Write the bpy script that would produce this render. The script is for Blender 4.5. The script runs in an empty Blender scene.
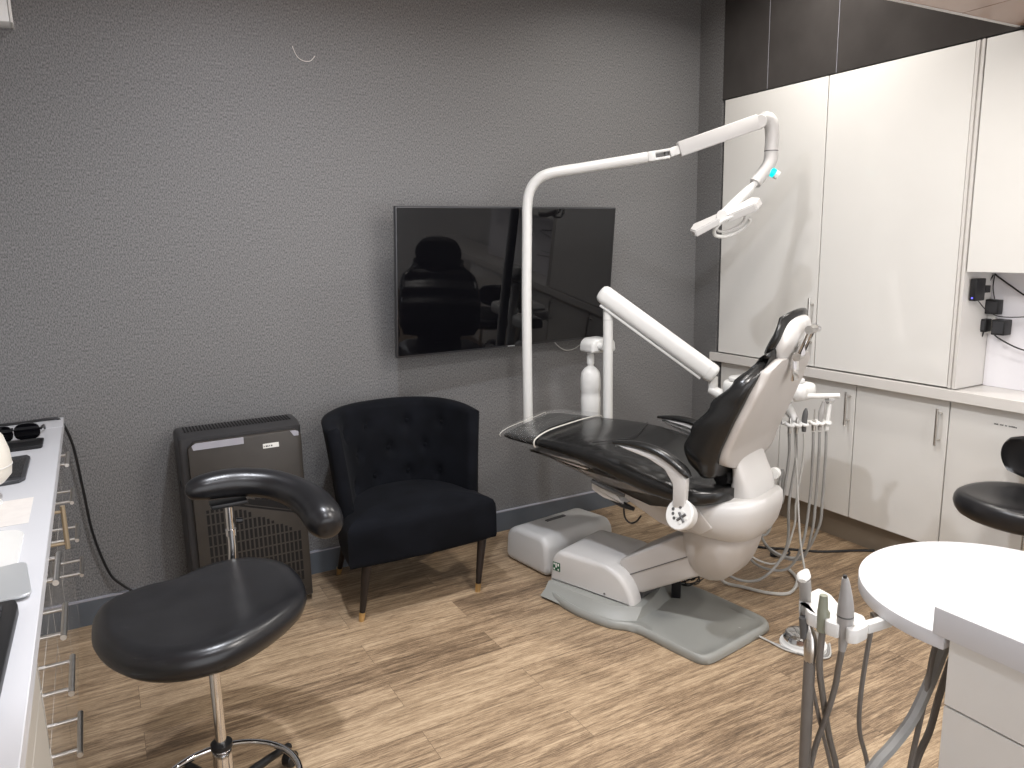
import bpy, bmesh, math, random
from mathutils import Vector, Matrix, Euler
random.seed(7)
S = bpy.context.scene
COL = S.collection
R = math.radians
# ---------------------------------------------------------------- camera
cd = bpy.data.cameras.new('camera'); cam = bpy.data.objects.new('camera', cd); COL.objects.link(cam)
cam.location = (0, -3.4726, 1.55)
cam.rotation_euler = (R(79.4107), R(1.2336), R(-29.1942))
cd.sensor_width = 36; cd.lens = 26.506; cd.clip_start = 0.02
S.camera = cam
# ---------------------------------------------------------------- view, world, lights
S.view_settings.view_transform = 'Standard'; S.view_settings.look = 'None'
S.view_settings.gamma = 1; S.view_settings.use_curve_mapping = False
S.view_settings.exposure = 0.0
W = bpy.data.worlds.new('world'); S.world = W; W.use_nodes = True
W.node_tree.nodes['Background'].inputs[0].default_value = (0.97, 0.97, 1.0, 1)
W.node_tree.nodes['Background'].inputs[1].default_value = 2.7

def area(name, loc, size, power, col, rot=(0, 0, 0), shape='DISK', sy=None, spread=180):
    l = bpy.data.lights.new(name, 'AREA'); l.shape = shape; l.size = size
    if sy: l.size_y = sy
    l.energy = power; l.color = col; l.spread = R(spread)
    o = bpy.data.objects.new(name, l); COL.objects.link(o); o.location = loc; o.rotation_euler = rot
    return o
WARM = (1.0, 0.87, 0.72)
NEUT = (1.0, 0.955, 0.905)
COOL = (0.90, 0.93, 1.0)
CEIL = 3.05; SOF = 2.32
# downlights: x, y, z, power, colour
DOWN = [(0.70, -1.45, CEIL, 30, COOL), (1.55, -1.25, CEIL, 9, NEUT), (2.75, -0.95, CEIL, 18, NEUT),
        (2.52, -1.95, SOF, 4.5, NEUT), (1.5, -2.3, SOF, 22, NEUT), (0.55, -2.35, SOF, 9, COOL), (2.4, -3.1, SOF, 13, NEUT)]
for i, (x, y, z, pw, c) in enumerate(DOWN):
    area('downlight_beam', (x, y, z - 0.03), (0.10, 0.16, 0.16, 0.12, 0.30, 0.16, 0.16)[i], pw, c, spread=150 if z > 2.5 else 176)
# ---------------------------------------------------------------- materials
def mat(name, col, rough=0.5, metal=0.0, coat=0.0, spec=0.5, emit=None, trans=0.0, alpha=1.0, ior=1.45, sheen=0.0):
    m = bpy.data.materials.new(name); m.use_nodes = True
    b = m.node_tree.nodes['Principled BSDF']
    b.inputs['Base Color'].default_value = (*col, 1); b.inputs['Roughness'].default_value = rough
    b.inputs['Metallic'].default_value = metal; b.inputs['Coat Weight'].default_value = coat
    b.inputs['Coat Roughness'].default_value = 0.05
    b.inputs['Specular IOR Level'].default_value = spec; b.inputs['IOR'].default_value = ior
    b.inputs['Transmission Weight'].default_value = trans; b.inputs['Alpha'].default_value = alpha
    b.inputs['Sheen Weight'].default_value = sheen
    if emit:
        b.inputs['Emission Color'].default_value = (*emit[0], 1); b.inputs['Emission Strength'].default_value = emit[1]
    return m
def nd(m, t, **kw):
    n = m.node_tree.nodes.new(t)
    for k, v in kw.items(): setattr(n, k, v)
    return n
def lk(m, a, b): m.node_tree.links.new(a, b)
def noise_var(m, scale, lo, hi, vecscale=(1, 1, 1), detail=4, bump=0.0, bscale=None, dist=0.01):
    """multiply the base colour by a procedural mottling and optionally bump it"""
    b = m.node_tree.nodes['Principled BSDF']; c = tuple(b.inputs['Base Color'].default_value)
    g = nd(m, 'ShaderNodeNewGeometry'); mp = nd(m, 'ShaderNodeMapping'); mp.inputs['Scale'].default_value = vecscale
    lk(m, g.outputs['Position'], mp.inputs['Vector'])
    n = nd(m, 'ShaderNodeTexNoise'); n.inputs['Scale'].default_value = scale; n.inputs['Detail'].default_value = detail
    lk(m, mp.outputs[0], n.inputs['Vector'])
    cr = nd(m, 'ShaderNodeValToRGB'); e = cr.color_ramp.elements
    e[0].position = 0.35; e[0].color = (*[x * lo for x in c[:3]], 1); e[1].position = 0.65; e[1].color = (*[x * hi for x in c[:3]], 1)
    lk(m, n.outputs['Fac'], cr.inputs['Fac']); lk(m, cr.outputs[0], b.inputs['Base Color'])
    if bump:
        bp = nd(m, 'ShaderNodeBump'); bp.inputs['Strength'].default_value = bump; bp.inputs['Distance'].default_value = dist
        src = n
        if bscale:
            src = nd(m, 'ShaderNodeTexNoise'); src.inputs['Scale'].default_value = bscale; lk(m, mp.outputs[0], src.inputs['Vector'])
        lk(m, src.outputs['Fac'], bp.inputs['Height']); lk(m, bp.outputs[0], b.inputs['Normal'])
    return m

M = {}
M['wallpaper'] = noise_var(mat('wallpaper', (0.147, 0.146, 0.146), 0.55, spec=0.6), 270, 0.55, 1.50, (1, 1, 0.42), 3, 0.3, None, 0.001)
M['white_paint'] = noise_var(mat('white_paint', (0.55, 0.54, 0.52), 0.7), 3, 0.97, 1.03)
M['ceiling_paint'] = noise_var(mat('ceiling_paint', (0.5, 0.49, 0.47), 0.8), 3, 0.97, 1.03)
M['soffit'] = noise_var(mat('soffit_gloss', (0.30, 0.185, 0.13), 0.30, coat=0.1), 2.5, 0.9, 1.1)
M['dark_gloss'] = noise_var(mat('dark_gloss', (0.045, 0.041, 0.039), 0.16, coat=0.2), 5, 0.9, 1.12)
M['skirting'] = noise_var(mat('skirting', (0.095, 0.108, 0.125), 0.45), 8, 0.95, 1.05)
M['kick'] = noise_var(mat('kick', (0.24, 0.20, 0.155), 0.4), 8, 0.96, 1.04)
M['gloss_white'] = noise_var(mat('gloss_white', (0.75, 0.74, 0.71), 0.10, coat=0.4), 2, 0.98, 1.02)
M['worktop'] = noise_var(mat('worktop', (0.66, 0.665, 0.69), 0.25), 4, 0.985, 1.015)
M['ledge'] = noise_var(mat('ledge', (0.66, 0.64, 0.61), 0.3), 4, 0.985, 1.015)
M['gloss_grey'] = noise_var(mat('gloss_grey', (0.40, 0.375, 0.34), 0.04, coat=1.0), 2, 0.98, 1.02)
M['matte'] = noise_var(mat('matte_beige', (0.42, 0.39, 0.34), 0.55), 3, 0.98, 1.02)
M['niche'] = noise_var(mat('niche', (0.76, 0.75, 0.78), 0.12), 3, 0.97, 1.03)
M['steel'] = noise_var(mat('brushed_steel', (0.62, 0.60, 0.57), 0.28, metal=1.0), 60, 0.93, 1.05, (1, 1, 6))
M['chrome'] = noise_var(mat('chrome', (0.80, 0.80, 0.80), 0.06, metal=1.0), 5, 0.98, 1.02)
M['leather'] = noise_var(mat('black_leather', (0.011, 0.011, 0.0125), 0.29, spec=0.55), 14, 0.85, 1.2, bump=0.12, bscale=260, dist=0.001)
M['vinyl'] = noise_var(mat('black_vinyl', (0.011, 0.011, 0.011), 0.27, spec=0.6), 6, 0.9, 1.15, bump=0.1, bscale=9, dist=0.02)
M['velvet'] = noise_var(mat('black_velvet', (0.0036, 0.0042, 0.0062), 0.85, spec=0.12, sheen=0.015), 9, 0.75, 1.35, bump=0.1, bscale=200, dist=0.001)
M['dark_wood'] = noise_var(mat('dark_wood', (0.014, 0.010, 0.009), 0.35), 30, 0.8, 1.2, (1, 1, 0.1))
M['brass'] = noise_var(mat('brass', (0.78, 0.58, 0.30), 0.3, metal=1.0), 20, 0.95, 1.05)
M['heater'] = noise_var(mat('brown_plastic', (0.038, 0.033, 0.028), 0.42), 20, 0.95, 1.06)
M['heater_side'] = noise_var(mat('charcoal_plastic', (0.030, 0.029, 0.030), 0.4), 20, 0.95, 1.06)
M['heater_strip'] = noise_var(mat('grey_strip', (0.33, 0.33, 0.37), 0.25), 20, 0.97, 1.03)
M['grille'] = noise_var(mat('grille', (0.0035, 0.003, 0.003), 0.8), 20, 0.9, 1.1)
M['black'] = noise_var(mat('black_plastic', (0.010, 0.010, 0.011), 0.4), 20, 0.9, 1.1)
M['screen'] = noise_var(mat('screen', (0.003, 0.003, 0.004), 0.03, spec=0.5), 2, 0.95, 1.05)
M['bezel'] = noise_var(mat('bezel', (0.035, 0.036, 0.040), 0.3), 10, 0.95, 1.05)
M['white'] = noise_var(mat('white_plastic', (0.74, 0.74, 0.72), 0.28), 5, 0.985, 1.015)
M['shell'] = noise_var(mat('shell_plastic', (0.60, 0.59, 0.575), 0.33), 5, 0.985, 1.015)
M['warmshell'] = noise_var(mat('warm_shell_plastic', (0.50, 0.475, 0.45), 0.35), 5, 0.985, 1.015)
M['grey'] = noise_var(mat('base_grey', (0.29, 0.295, 0.275), 0.42), 5, 0.97, 1.03)
M['grey_light'] = noise_var(mat('light_grey', (0.60, 0.60, 0.59), 0.35), 5, 0.98, 1.02)
M['hose'] = noise_var(mat('hose_grey', (0.30, 0.30, 0.29), 0.4), 30, 0.95, 1.05)
M['hose_light'] = noise_var(mat('hose_light', (0.50, 0.50, 0.48), 0.4), 30, 0.95, 1.05)
M['hose_brown'] = noise_var(mat('hose_taupe', (0.17, 0.155, 0.14), 0.4), 30, 0.95, 1.05)
M['piece'] = noise_var(mat('instrument_grey', (0.33, 0.32, 0.31), 0.3), 30, 0.97, 1.03)
M['olive'] = noise_var(mat('instrument_olive', (0.26, 0.27, 0.21), 0.35), 30, 0.97, 1.03)
M['cream'] = noise_var(mat('cream', (0.72, 0.68, 0.60), 0.4), 5, 0.98, 1.02)
M['paper'] = noise_var(mat('paper', (0.74, 0.70, 0.66), 0.8), 30, 0.96, 1.02)
M['clear'] = noise_var(mat('clear_film', (0.9, 0.9, 0.88), 0.28, alpha=0.06, spec=0.8), 5, 0.98, 1.02)
M['film_edge'] = noise_var(mat('film_edge', (0.62, 0.60, 0.55), 0.3), 5, 0.98, 1.02)
M['cyan'] = mat('cyan_glow', (0.0, 0.5, 0.5), 0.4, emit=((0.0, 0.75, 0.72), 1.1))
M['blue'] = mat('blue_led', (0.05, 0.05, 0.6), 0.4, emit=((0.12, 0.12, 1.0), 2.5))
M['lamp'] = mat('lamp_lens', (0.9, 0.9, 0.9), 0.4, emit=((1.0, 0.93, 0.85), 12))
M['yellow'] = noise_var(mat('yellow_button', (0.8, 0.55, 0.05), 0.4), 5, 0.98, 1.02)
M['dim_grey'] = noise_var(mat('button_grey', (0.10, 0.10, 0.10), 0.4), 5, 0.98, 1.02)
M['label'] = noise_var(mat('label_white', (0.75, 0.75, 0.72), 0.5), 5, 0.98, 1.02)
M['green'] = noise_var(mat('badge_green', (0.02, 0.10, 0.05), 0.5), 5, 0.98, 1.02)
M['silver'] = noise_var(mat('silver', (0.55, 0.57, 0.58), 0.3, metal=0.4), 5, 0.98, 1.02)
M['timber'] = noise_var(mat('timber_handle', (0.42, 0.33, 0.22), 0.35, metal=0.5), 40, 0.9, 1.05, (1, 1, 0.1))

def floor_mat():
    m = mat('plank_floor', (0.3, 0.2, 0.12), 0.4); b = m.node_tree.nodes['Principled BSDF']
    g = nd(m, 'ShaderNodeNewGeometry')
    br = nd(m, 'ShaderNodeTexBrick'); br.offset = 0.37; br.offset_frequency = 2
    for k, v in (('Scale', 1.0), ('Mortar Size', 0.0007), ('Mortar Smooth', 0.0), ('Bias', 0.0), ('Brick Width', 1.25), ('Row Height', 0.155)):
        br.inputs[k].default_value = v
    br.inputs['Color1'].default_value = (0, 0, 0, 1); br.inputs['Color2'].default_value = (1, 1, 1, 1); br.inputs['Mortar'].default_value = (0.5, 0.5, 0.5, 1)
    lk(m, g.outputs['Position'], br.inputs['Vector'])
    # shift the grain per plank
    mul = nd(m, 'ShaderNodeVectorMath', operation='MULTIPLY'); mul.inputs[1].default_value = (7.3, 3.1, 5.7)
    lk(m, br.outputs['Color'], mul.inputs[0])
    add = nd(m, 'ShaderNodeVectorMath', operation='ADD'); lk(m, g.outputs['Position'], add.inputs[0]); lk(m, mul.outputs[0], add.inputs[1])
    def noise(sx, sy, sc, det, rough=0.6, dist=0.0):
        mp = nd(m, 'ShaderNodeMapping'); mp.inputs['Scale'].default_value = (sx, sy, 1); lk(m, add.outputs[0], mp.inputs['Vector'])
        n = nd(m, 'ShaderNodeTexNoise'); n.inputs['Scale'].default_value = sc; n.inputs['Detail'].default_value = det
        n.inputs['Roughness'].default_value = rough; n.inputs['Distortion'].default_value = dist
        lk(m, mp.outputs[0], n.inputs['Vector']); return n
    n1 = noise(2.2, 40, 2.2, 8, 0.75, 0.8); n2 = noise(14, 210, 2.0, 5, 0.8); n3 = noise(1.2, 9, 1.6, 4, 0.6, 0.5)
    cr = nd(m, 'ShaderNodeValToRGB'); cr.color_ramp.interpolation = 'LINEAR'
    e = cr.color_ramp.elements; e[0].position = 0.30; e[0].color = (0.098, 0.066, 0.042, 1); e[1].position = 0.72; e[1].color = (0.53, 0.40, 0.265, 1)
    x = e.new(0.46); x.color = (0.235, 0.162, 0.100, 1); x = e.new(0.58); x.color = (0.375, 0.270, 0.170, 1)
    def mathn(op, a, bb):
        q = nd(m, 'ShaderNodeMath', operation=op)
        for i, v in enumerate((a, bb)):
            if isinstance(v, (int, float)): q.inputs[i].default_value = v
            else: lk(m, v, q.inputs[i])
        return q.outputs[0]
    s = mathn('MULTIPLY', n1.outputs['Fac'], 0.46); s = mathn('ADD', s, mathn('MULTIPLY', n2.outputs['Fac'], 0.36))
    s = mathn('ADD', s, mathn('MULTIPLY', n3.outputs['Fac'], 0.20)); s = mathn('ADD', s, mathn('MULTIPLY', br.outputs['Color'], 0.05)); s = mathn('SUBTRACT', s, 0.025)
    s = mathn('ADD', mathn('MULTIPLY', mathn('SUBTRACT', s, 0.5), 2.3), 0.5)
    lk(m, s, cr.inputs['Fac'])
    mx = nd(m, 'ShaderNodeMix', data_type='RGBA'); lk(m, br.outputs['Fac'], mx.inputs['Factor'])
    lk(m, cr.outputs[0], mx.inputs['A']); mx.inputs['B'].default_value = (0.12, 0.08, 0.05, 1); lk(m, mx.outputs['Result'], b.inputs['Base Color'])
    bp = nd(m, 'ShaderNodeBump'); bp.inputs['Strength'].default_value = 0.35; bp.inputs['Distance'].default_value = 0.002
    lk(m, s, bp.inputs['Height']); lk(m, bp.outputs[0], b.inputs['Normal'])
    return m
M['floor'] = floor_mat()
def grille_mat():
    return M['grille']
# ---------------------------------------------------------------- mesh helpers
MW = {}
def newbm(): return bmesh.new()
def finish(name, bm, m, parent=None, local=False, smooth=38):
    bmesh.ops.recalc_face_normals(bm, faces=bm.faces[:])
    inv = None; loc = Vector((0, 0, 0))
    if parent is not None:
        if not local: inv = MW[parent.name].inverted()
    elif not local:
        vs = [v.co for v in bm.verts]
        loc = Vector(((min(v.x for v in vs) + max(v.x for v in vs)) / 2, (min(v.y for v in vs) + max(v.y for v in vs)) / 2, min(v.z for v in vs)))
        inv = Matrix.Translation(-loc)
    if inv is not None: bmesh.ops.transform(bm, matrix=inv, verts=bm.verts[:])
    me = bpy.data.meshes.new(name); bm.to_mesh(me); bm.free()
    mm = m if isinstance(m, (list, tuple)) else [m]
    for x in mm: me.materials.append(x)
    if smooth:
        me.polygons.foreach_set('use_smooth', [True] * len(me.polygons)); me.set_sharp_from_angle(angle=R(smooth))
    o = bpy.data.objects.new(name, me); COL.objects.link(o)
    if parent is not None: o.parent = parent; MW[o.name] = MW[parent.name]
    else: o.location = loc; MW[o.name] = Matrix.Translation(loc)
    return o
def tag(o, label, cat, group=None):
    o['label'] = label; o['category'] = cat
    if group: o['group'] = group
    return o
def thing(name, label, cat, loc=(0, 0, 0), rz=0.0, group=None):
    o = bpy.data.objects.new(name, None); COL.objects.link(o); o.location = loc; o.rotation_euler = (0, 0, rz); o.empty_display_size = 0.05
    MW[o.name] = Matrix.Translation(Vector(loc)) @ Matrix.Rotation(rz, 4, 'Z')
    return tag(o, label, cat, group)
def struct(name, bm, m, **k):
    o = finish(name, bm, m, **k); o['kind'] = 'structure'; return o
def box(bm, x0, x1, y0, y1, z0, z1, bev=0.0, seg=2):
    r = bmesh.ops.create_cube(bm, size=1); vs = r['verts']
    for v in vs: v.co = Vector(((x0 + x1) / 2 + v.co.x * (x1 - x0), (y0 + y1) / 2 + v.co.y * (y1 - y0), (z0 + z1) / 2 + v.co.z * (z1 - z0)))
    if bev:
        es = list({e for v in vs for e in v.link_edges}); bmesh.ops.bevel(bm, geom=es, offset=bev, segments=seg, affect='EDGES', profile=0.5)
    return bm
def B(*a, **k): return box(newbm(), *a, **k)
def prism(bm, poly, lo, hi, ax='y', bev=0.0, seg=2):
    """extrude a 2D polygon along ax (x: poly is y,z; y: poly is x,z; z: poly is x,y)"""
    f = {'x': lambda p, t: (t, p[0], p[1]), 'y': lambda p, t: (p[0], t, p[1]), 'z': lambda p, t: (p[0], p[1], t)}[ax]
    a = [bm.verts.new(f(p, lo)) for p in poly]; b = [bm.verts.new(f(p, hi)) for p in poly]; n = len(poly)
    fs = [bm.faces.new(a), bm.faces.new(b)] + [bm.faces.new((a[i], a[(i + 1) % n], b[(i + 1) % n], b[i])) for i in range(n)]
    if bev:
        es = [e for e in {e for x in fs[:2] for e in x.edges}]
        bmesh.ops.recalc_face_normals(bm, faces=fs)
        bmesh.ops.bevel(bm, geom=es, offset=bev, segments=seg, affect='EDGES', profile=0.5)
    return bm
def cr(pts, n=8, closed=False):
    """Catmull-Rom through the points (any dimension)"""
    P = [Vector(p) for p in pts]; out = []; N = len(P); rng = N if closed else N - 1
    for i in range(rng):
        g = lambda k: P[k % N] if closed else P[max(0, min(N - 1, k))]
        a, b, c, d = g(i - 1), g(i), g(i + 1), g(i + 2)
        for j in range(n):
            t = j / n
            out.append(0.5 * ((2 * b) + (c - a) * t + (2 * a - 5 * b + 4 * c - d) * t * t + (3 * b - a - 3 * c + d) * t ** 3))
    if not closed: out.append(P[-1].copy())
    return out
def loft(bm, rings, cap=True, closed=False):
    L = [[bm.verts.new(p) for p in r] for r in rings]; n = len(L[0])
    for a, b in zip(L, L[1:] + ([L[0]] if closed else [])):
        for i in range(n): bm.faces.new((a[i], a[(i + 1) % n], b[(i + 1) % n], b[i]))
    if cap and not closed:
        bm.faces.new(L[0][::-1]); bm.faces.new(L[-1])
    return bm
def tube(bm, pts, r, seg=10, smooth=8, flat=1.0, closed=False):
    """round tube; r a number or one radius per control point"""
    rr = r if isinstance(r, (list, tuple)) else [r] * len(pts)
    Q = [Vector((*p, q)) for p, q in zip(pts, rr)]
    P4 = cr(Q, smooth, closed) if smooth and len(pts) > 2 else Q
    P = [Vector(q[:3]) for q in P4]; rad = [max(q[3], 1e-4) for q in P4]
    rings = []; up = None
    for i, p in enumerate(P):
        t = (P[(i + 1) % len(P)] - P[i - 1]) if (closed or 0 < i < len(P) - 1) else (P[1] - P[0] if i == 0 else P[-1] - P[-2])
        t.normalize()
        if up is None:
            up = Vector((0, 0, 1)) if abs(t.z) < 0.9 else Vector((1, 0, 0))
        s = t.cross(up).normalized(); up = s.cross(t).normalized()
        rings.append([p + (s * math.cos(a) + up * math.sin(a) * flat) * rad[i] for a in (2 * math.pi * k / seg for k in range(seg))])
    return loft(bm, rings, closed=closed)
def T(*a, **k): return tube(newbm(), *a, **k)
def lathe(bm, prof, c=(0, 0, 0), axis=(0, 0, 1), seg=24):
    """prof = (radius, height) pairs along axis from c"""
    z = Vector(axis).normalized(); x = z.orthogonal().normalized(); y = z.cross(x); c = Vector(c)
    return loft(bm, [[c + z * h + (x * math.cos(a) + y * math.sin(a)) * max(r, 1e-4) for a in (2 * math.pi * k / seg for k in range(seg))] for r, h in prof])
def LA(*a, **k): return lathe(newbm(), *a, **k)
def rrect(w, h, r, n=5):
    """rounded rectangle centred on 0, (x,y) list"""
    r = min(r, w / 2 - 1e-4, h / 2 - 1e-4); out = []
    for cx, cy, a0 in ((w / 2 - r, h / 2 - r, 0), (-w / 2 + r, h / 2 - r, 90), (-w / 2 + r, -h / 2 + r, 180), (w / 2 - r, -h / 2 + r, 270)):
        for k in range(n + 1):
            a = R(a0 + 90 * k / n); out.append((cx + r * math.cos(a), cy + r * math.sin(a)))
    return out
def superell(n, e, w, h):
    out = []
    for k in range(n):
        a = 2 * math.pi * k / n; c, s = math.cos(a), math.sin(a)
        out.append((w * math.copysign(abs(c) ** (2 / e), c), h * math.copysign(abs(s) ** (2 / e), s)))
    return out
def slab(bm, F, K, bulge=0.0):
    """closed body between two grids F and K (same size), with an edge ring pushed outward"""
    nu, nv = len(F), len(F[0])
    f = [[bm.verts.new(p) for p in r] for r in F]; k = [[bm.verts.new(p) for p in r] for r in K]
    for g in (f, k):
        for i in range(nu - 1):
            for j in range(nv - 1): bm.faces.new((g[i][j], g[i + 1][j], g[i + 1][j + 1], g[i][j + 1]))
    loop = [(i, 0) for i in range(nu)] + [(nu - 1, j) for j in range(1, nv)] + [(i, nv - 1) for i in range(nu - 2, -1, -1)] + [(0, j) for j in range(nv - 2, 0, -1)]
    cen = sum((f[i][j].co + k[i][j].co for i, j in loop), Vector()) / (2 * len(loop))
    rings = []
    fr = [f[i][j] for i, j in loop]; kr = [k[i][j] for i, j in loop]
    prev = fr
    if bulge:
        for t in (0.2, 0.5, 0.8):
            amt = bulge * (1.0 if t == 0.5 else 0.75); ring = []
            for a, b in zip(fr, kr):
                p = a.co.lerp(b.co, t); ax = (b.co - a.co); d = p - cen
                if ax.length > 1e-6: ax.normalize(); d = d - ax * d.dot(ax)
                ring.append(bm.verts.new(p + d.normalized() * amt))
            rings.append(ring)
    n = len(loop)
    for ring in rings + [kr]:
        for i in range(n): bm.faces.new((prev[i], prev[(i + 1) % n], ring[(i + 1) % n], ring[i]))
        prev = ring
    return bm
def lerp_tab(tab, x):
    if x <= tab[0][0]: return tab[0][1]
    for (a, u), (b, v) in zip(tab, tab[1:]):
        if x <= b: return u + (v - u) * (x - a) / (b - a)
    return tab[-1][1]
def smooth_tab(tab, x):
    if x <= tab[0][0]: return tab[0][1]
    for (a, u), (b, v) in zip(tab, tab[1:]):
        if x <= b:
            t = (x - a) / (b - a); t = t * t * (3 - 2 * t); return u + (v - u) * t
    return tab[-1][1]
def subsurf(o, n=1):
    s = o.modifiers.new('subsurf', 'SUBSURF'); s.levels = n; s.render_levels = n; return o
# ================================================================ SETTING
XW = 3.2; YB = -5.2; XL = -0.85
struct('floor', B(XL - 0.1, 3.75, YB, 0.12, -0.1, 0), M['floor'])
struct('wall_back', B(XL - 0.1, 3.75, 0, 0.12, 0, 3.05), M['wallpaper'])
struct('wall_left', B(XL - 0.1, XL, YB, 0, 0, 3.05), M['white_paint'])
# right wall: papered strip by the corner, solid wall behind the cupboards
bm = B(XW, 3.75, -0.188, -0.001, 0, 3.05); struct('wall_right', bm, M['wallpaper'])
struct('trim_1', B(3.6, 3.75, YB, -0.19, 0, 3.05), M['white_paint'])
struct('trim_2', B(XW, 3.59, -0.506, -0.19, 2.31, 3.04), M['dark_gloss'])
struct('trim_3', B(XW, 3.59, -0.925, -0.510, 2.31, 3.04), M['dark_gloss'])
struct('trim_4', B(XW, 3.59, -3.6, -0.931, 2.31, 3.04), M['dark_gloss'])
struct('trim_5', B(XW - 0.001, XW + 0.3, -0.9295, -0.9275, 2.31, 3.04), M['heater_strip'])
struct('trim_10', B(XW - 0.0005, XW + 0.3, -0.5088, -0.5072, 2.31, 3.04), M['heater_strip'])
struct('ceiling', B(XL, 3.6, -1.76, 0, CEIL, CEIL + 0.1), M['ceiling_paint'])
bm = newbm(); box(bm, XL, 2.817, -4.3, -1.745, SOF, SOF + 0.06); box(bm, 2.822, XW - 0.0005, -4.3, -1.745, SOF, SOF + 0.06); box(bm, XL, XW - 0.0005, -1.744, -1.735, SOF + 0.0305, CEIL)
struct('trim_6', bm, M['soffit'])
struct('trim_7', B(XL, XW - 0.0005, -1.745, -1.733, SOF - 0.003, SOF + 0.03), M['white_paint'])
bm = newbm(); box(bm, -0.19, XW - 0.001, -0.014, 0, 0, 0.108); struct('baseboard_back', bm, M['skirting'])
struct('trim_8', B(-0.19, XW - 0.001, -0.016, 0, 0.108, 0.114), M['heater_strip'])
struct('baseboard_right', B(XW - 0.014, XW, -0.188, -0.015, 0, 0.114), M['skirting'])
# scuff marks on the paper
bm = newbm(); tube(bm, [(0.876, -0.002, 2.404), (0.893, -0.002, 2.365), (0.919, -0.002, 2.348), (0.950, -0.002, 2.350), (0.973, -0.002, 2.373)], 0.0016, 5)
struct('trim_9', bm, M['paper'])
# downlights
for i, (x, y, z, pw, c) in enumerate(DOWN):
    pl = ['over the black fan-shaped stool', 'over the black armchair', 'over the treatment chair', 'in the brown soffit by the cupboards', 'in the brown soffit at the room centre', 'in the brown soffit near the left worktop', 'in the brown soffit behind the photographer'][i]
    t = thing('ceiling_downlight', 'small round recessed downlight ' + pl, 'ceiling light', (x, y, z), group='recessed downlights')
    finish('trim_ring', LA([(0.045, 0), (0.058, 0), (0.058, -0.006), (0.045, -0.006), (0.045, 0)], (x, y, z - 0.0005), seg=24), M['white'], t)
    finish('lens', LA([(0.001, 0), (0.043, 0), (0.043, -0.004), (0.001, -0.004)], (x, y, z - 0.001), seg=24), M['lamp'], t)
# ================================================================ RIGHT CUPBOARDS
def bar_handle(parent, p0, p1, out, r=0.006, m=None, name='handle'):
    """bar from p0 to p1 standing off the front by vector out (two posts)"""
    m = m or M['steel']; p0 = Vector(p0); p1 = Vector(p1); out = Vector(out); d = (p1 - p0)
    bm = newbm(); tube(bm, [p0 + out, p1 + out], r, 12, 0)
    for t in (0.13, 0.87): tube(bm, [p0 + d * t, p0 + d * t + out], r * 0.7, 10, 0)
    return finish(name, bm, m, parent)
# tall upper cupboards
def upper(y0, y1, label, hy=None, hz=None, z0=0.892, depth=0.36):
    t = thing('wall_cupboard', label, 'cupboard', (XW + 0.2, (y0 + y1) / 2, z0), group='glossy white upper cupboards')
    finish('carcass', B(XW + 0.021, XW + depth, y0 + 0.001, y1 - 0.001, z0, 2.303), M['gloss_white'], t)
    d = finish('door', B(XW, XW + 0.019, y0 + 0.0018, y1 - 0.0018, z0 + 0.003, 2.304, bev=0.001, seg=1), M['gloss_white'], t)
    if hy: bar_handle(d, (XW, hy, hz[0]), (XW, hy, hz[1]), (-0.034, 0, 0))
    return t
upper(-0.889, -0.209, 'tall glossy white wall cupboard nearest the corner, left of the wider seam', -0.868, (0.985, 1.245))
upper(-1.584, -0.891, 'tall glossy white wall cupboard between the corner cupboard and the grooved pilaster')
bm = newbm(); box(bm, XW - 0.002, XW + 0.36, -1.598, -1.586, 0.892, 2.304); box(bm, XW + 0.006, XW + 0.36, -1.606, -1.599, 0.892, 2.304); box(bm, XW - 0.002, XW + 0.36, -1.618, -1.607, 0.892, 2.304)
tag(finish('grooved_panel', bm, M['ledge']), 'narrow white grooved pilaster between tall cupboard and open niche', 'panel')
t = thing('wall_cupboard', 'shorter glossy white wall cupboard above the niche with black plugs', 'cupboard', (XW + 0.2, -2.2, 1.39), group='glossy white upper cupboards')
finish('carcass', B(XW + 0.021, XW + 0.36, -2.78, -1.620, 1.39, 2.303), M['gloss_white'], t)
for ya, yb in ((-2.2, -1.622), (-2.78, -2.204)): finish('door', B(XW, XW + 0.019, ya + 0.002, yb - 0.002, 1.391, 2.304, bev=0.001, seg=1), M['gloss_white'], t)
struct('wall_right_niche', B(3.405, 3.42, -2.78, -1.62, 0.888, 1.389), M['niche'])
# ledge worktop
bm = newbm(); box(bm, XW - 0.012, 3.59, -3.6, -0.150, 0.838, 0.887, bev=0.002, seg=1)
tag(finish('worktop', bm, M['ledge']), 'long pale worktop running under the tall right cupboards', 'worktop')
# base cupboards
XD = 3.232
def base_unit(y0, y1, label, hy=None, doors=1):
    t = thing('base_cupboard', label, 'cupboard', (XD + 0.2, (y0 + y1) / 2, 0), group='glossy white base cupboards')
    finish('carcass', B(XD + 0.02, 3.58, y0 + 0.001, y1 - 0.001, 0.146, 0.837), M['gloss_white'], t)
    d = finish('door', B(XD, XD + 0.019, y0 + 0.002, y1 - 0.002, 0.149, 0.835, bev=0.001, seg=1), M['gloss_white'], t)
    if hy: bar_handle(d, (XD, hy, 0.628), (XD, hy, 0.792), (-0.036, 0, 0))
    return t
base_unit(-0.66, -0.205, 'glossy white base cupboard hidden behind the treatment chair headrest side')
base_unit(-1.118, -0.662, 'glossy white base cupboard directly behind the hanging dental handpieces', -1.09)
base_unit(-1.584, -1.120, 'wide glossy white base cupboard with one bar handle near its right edge', -1.552)
u = base_unit(-2.18, -1.586, 'glossy white base cupboard behind the right black stool, with tiny printed strip')
bm = newbm(); random.seed(3); y = -1.775
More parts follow.
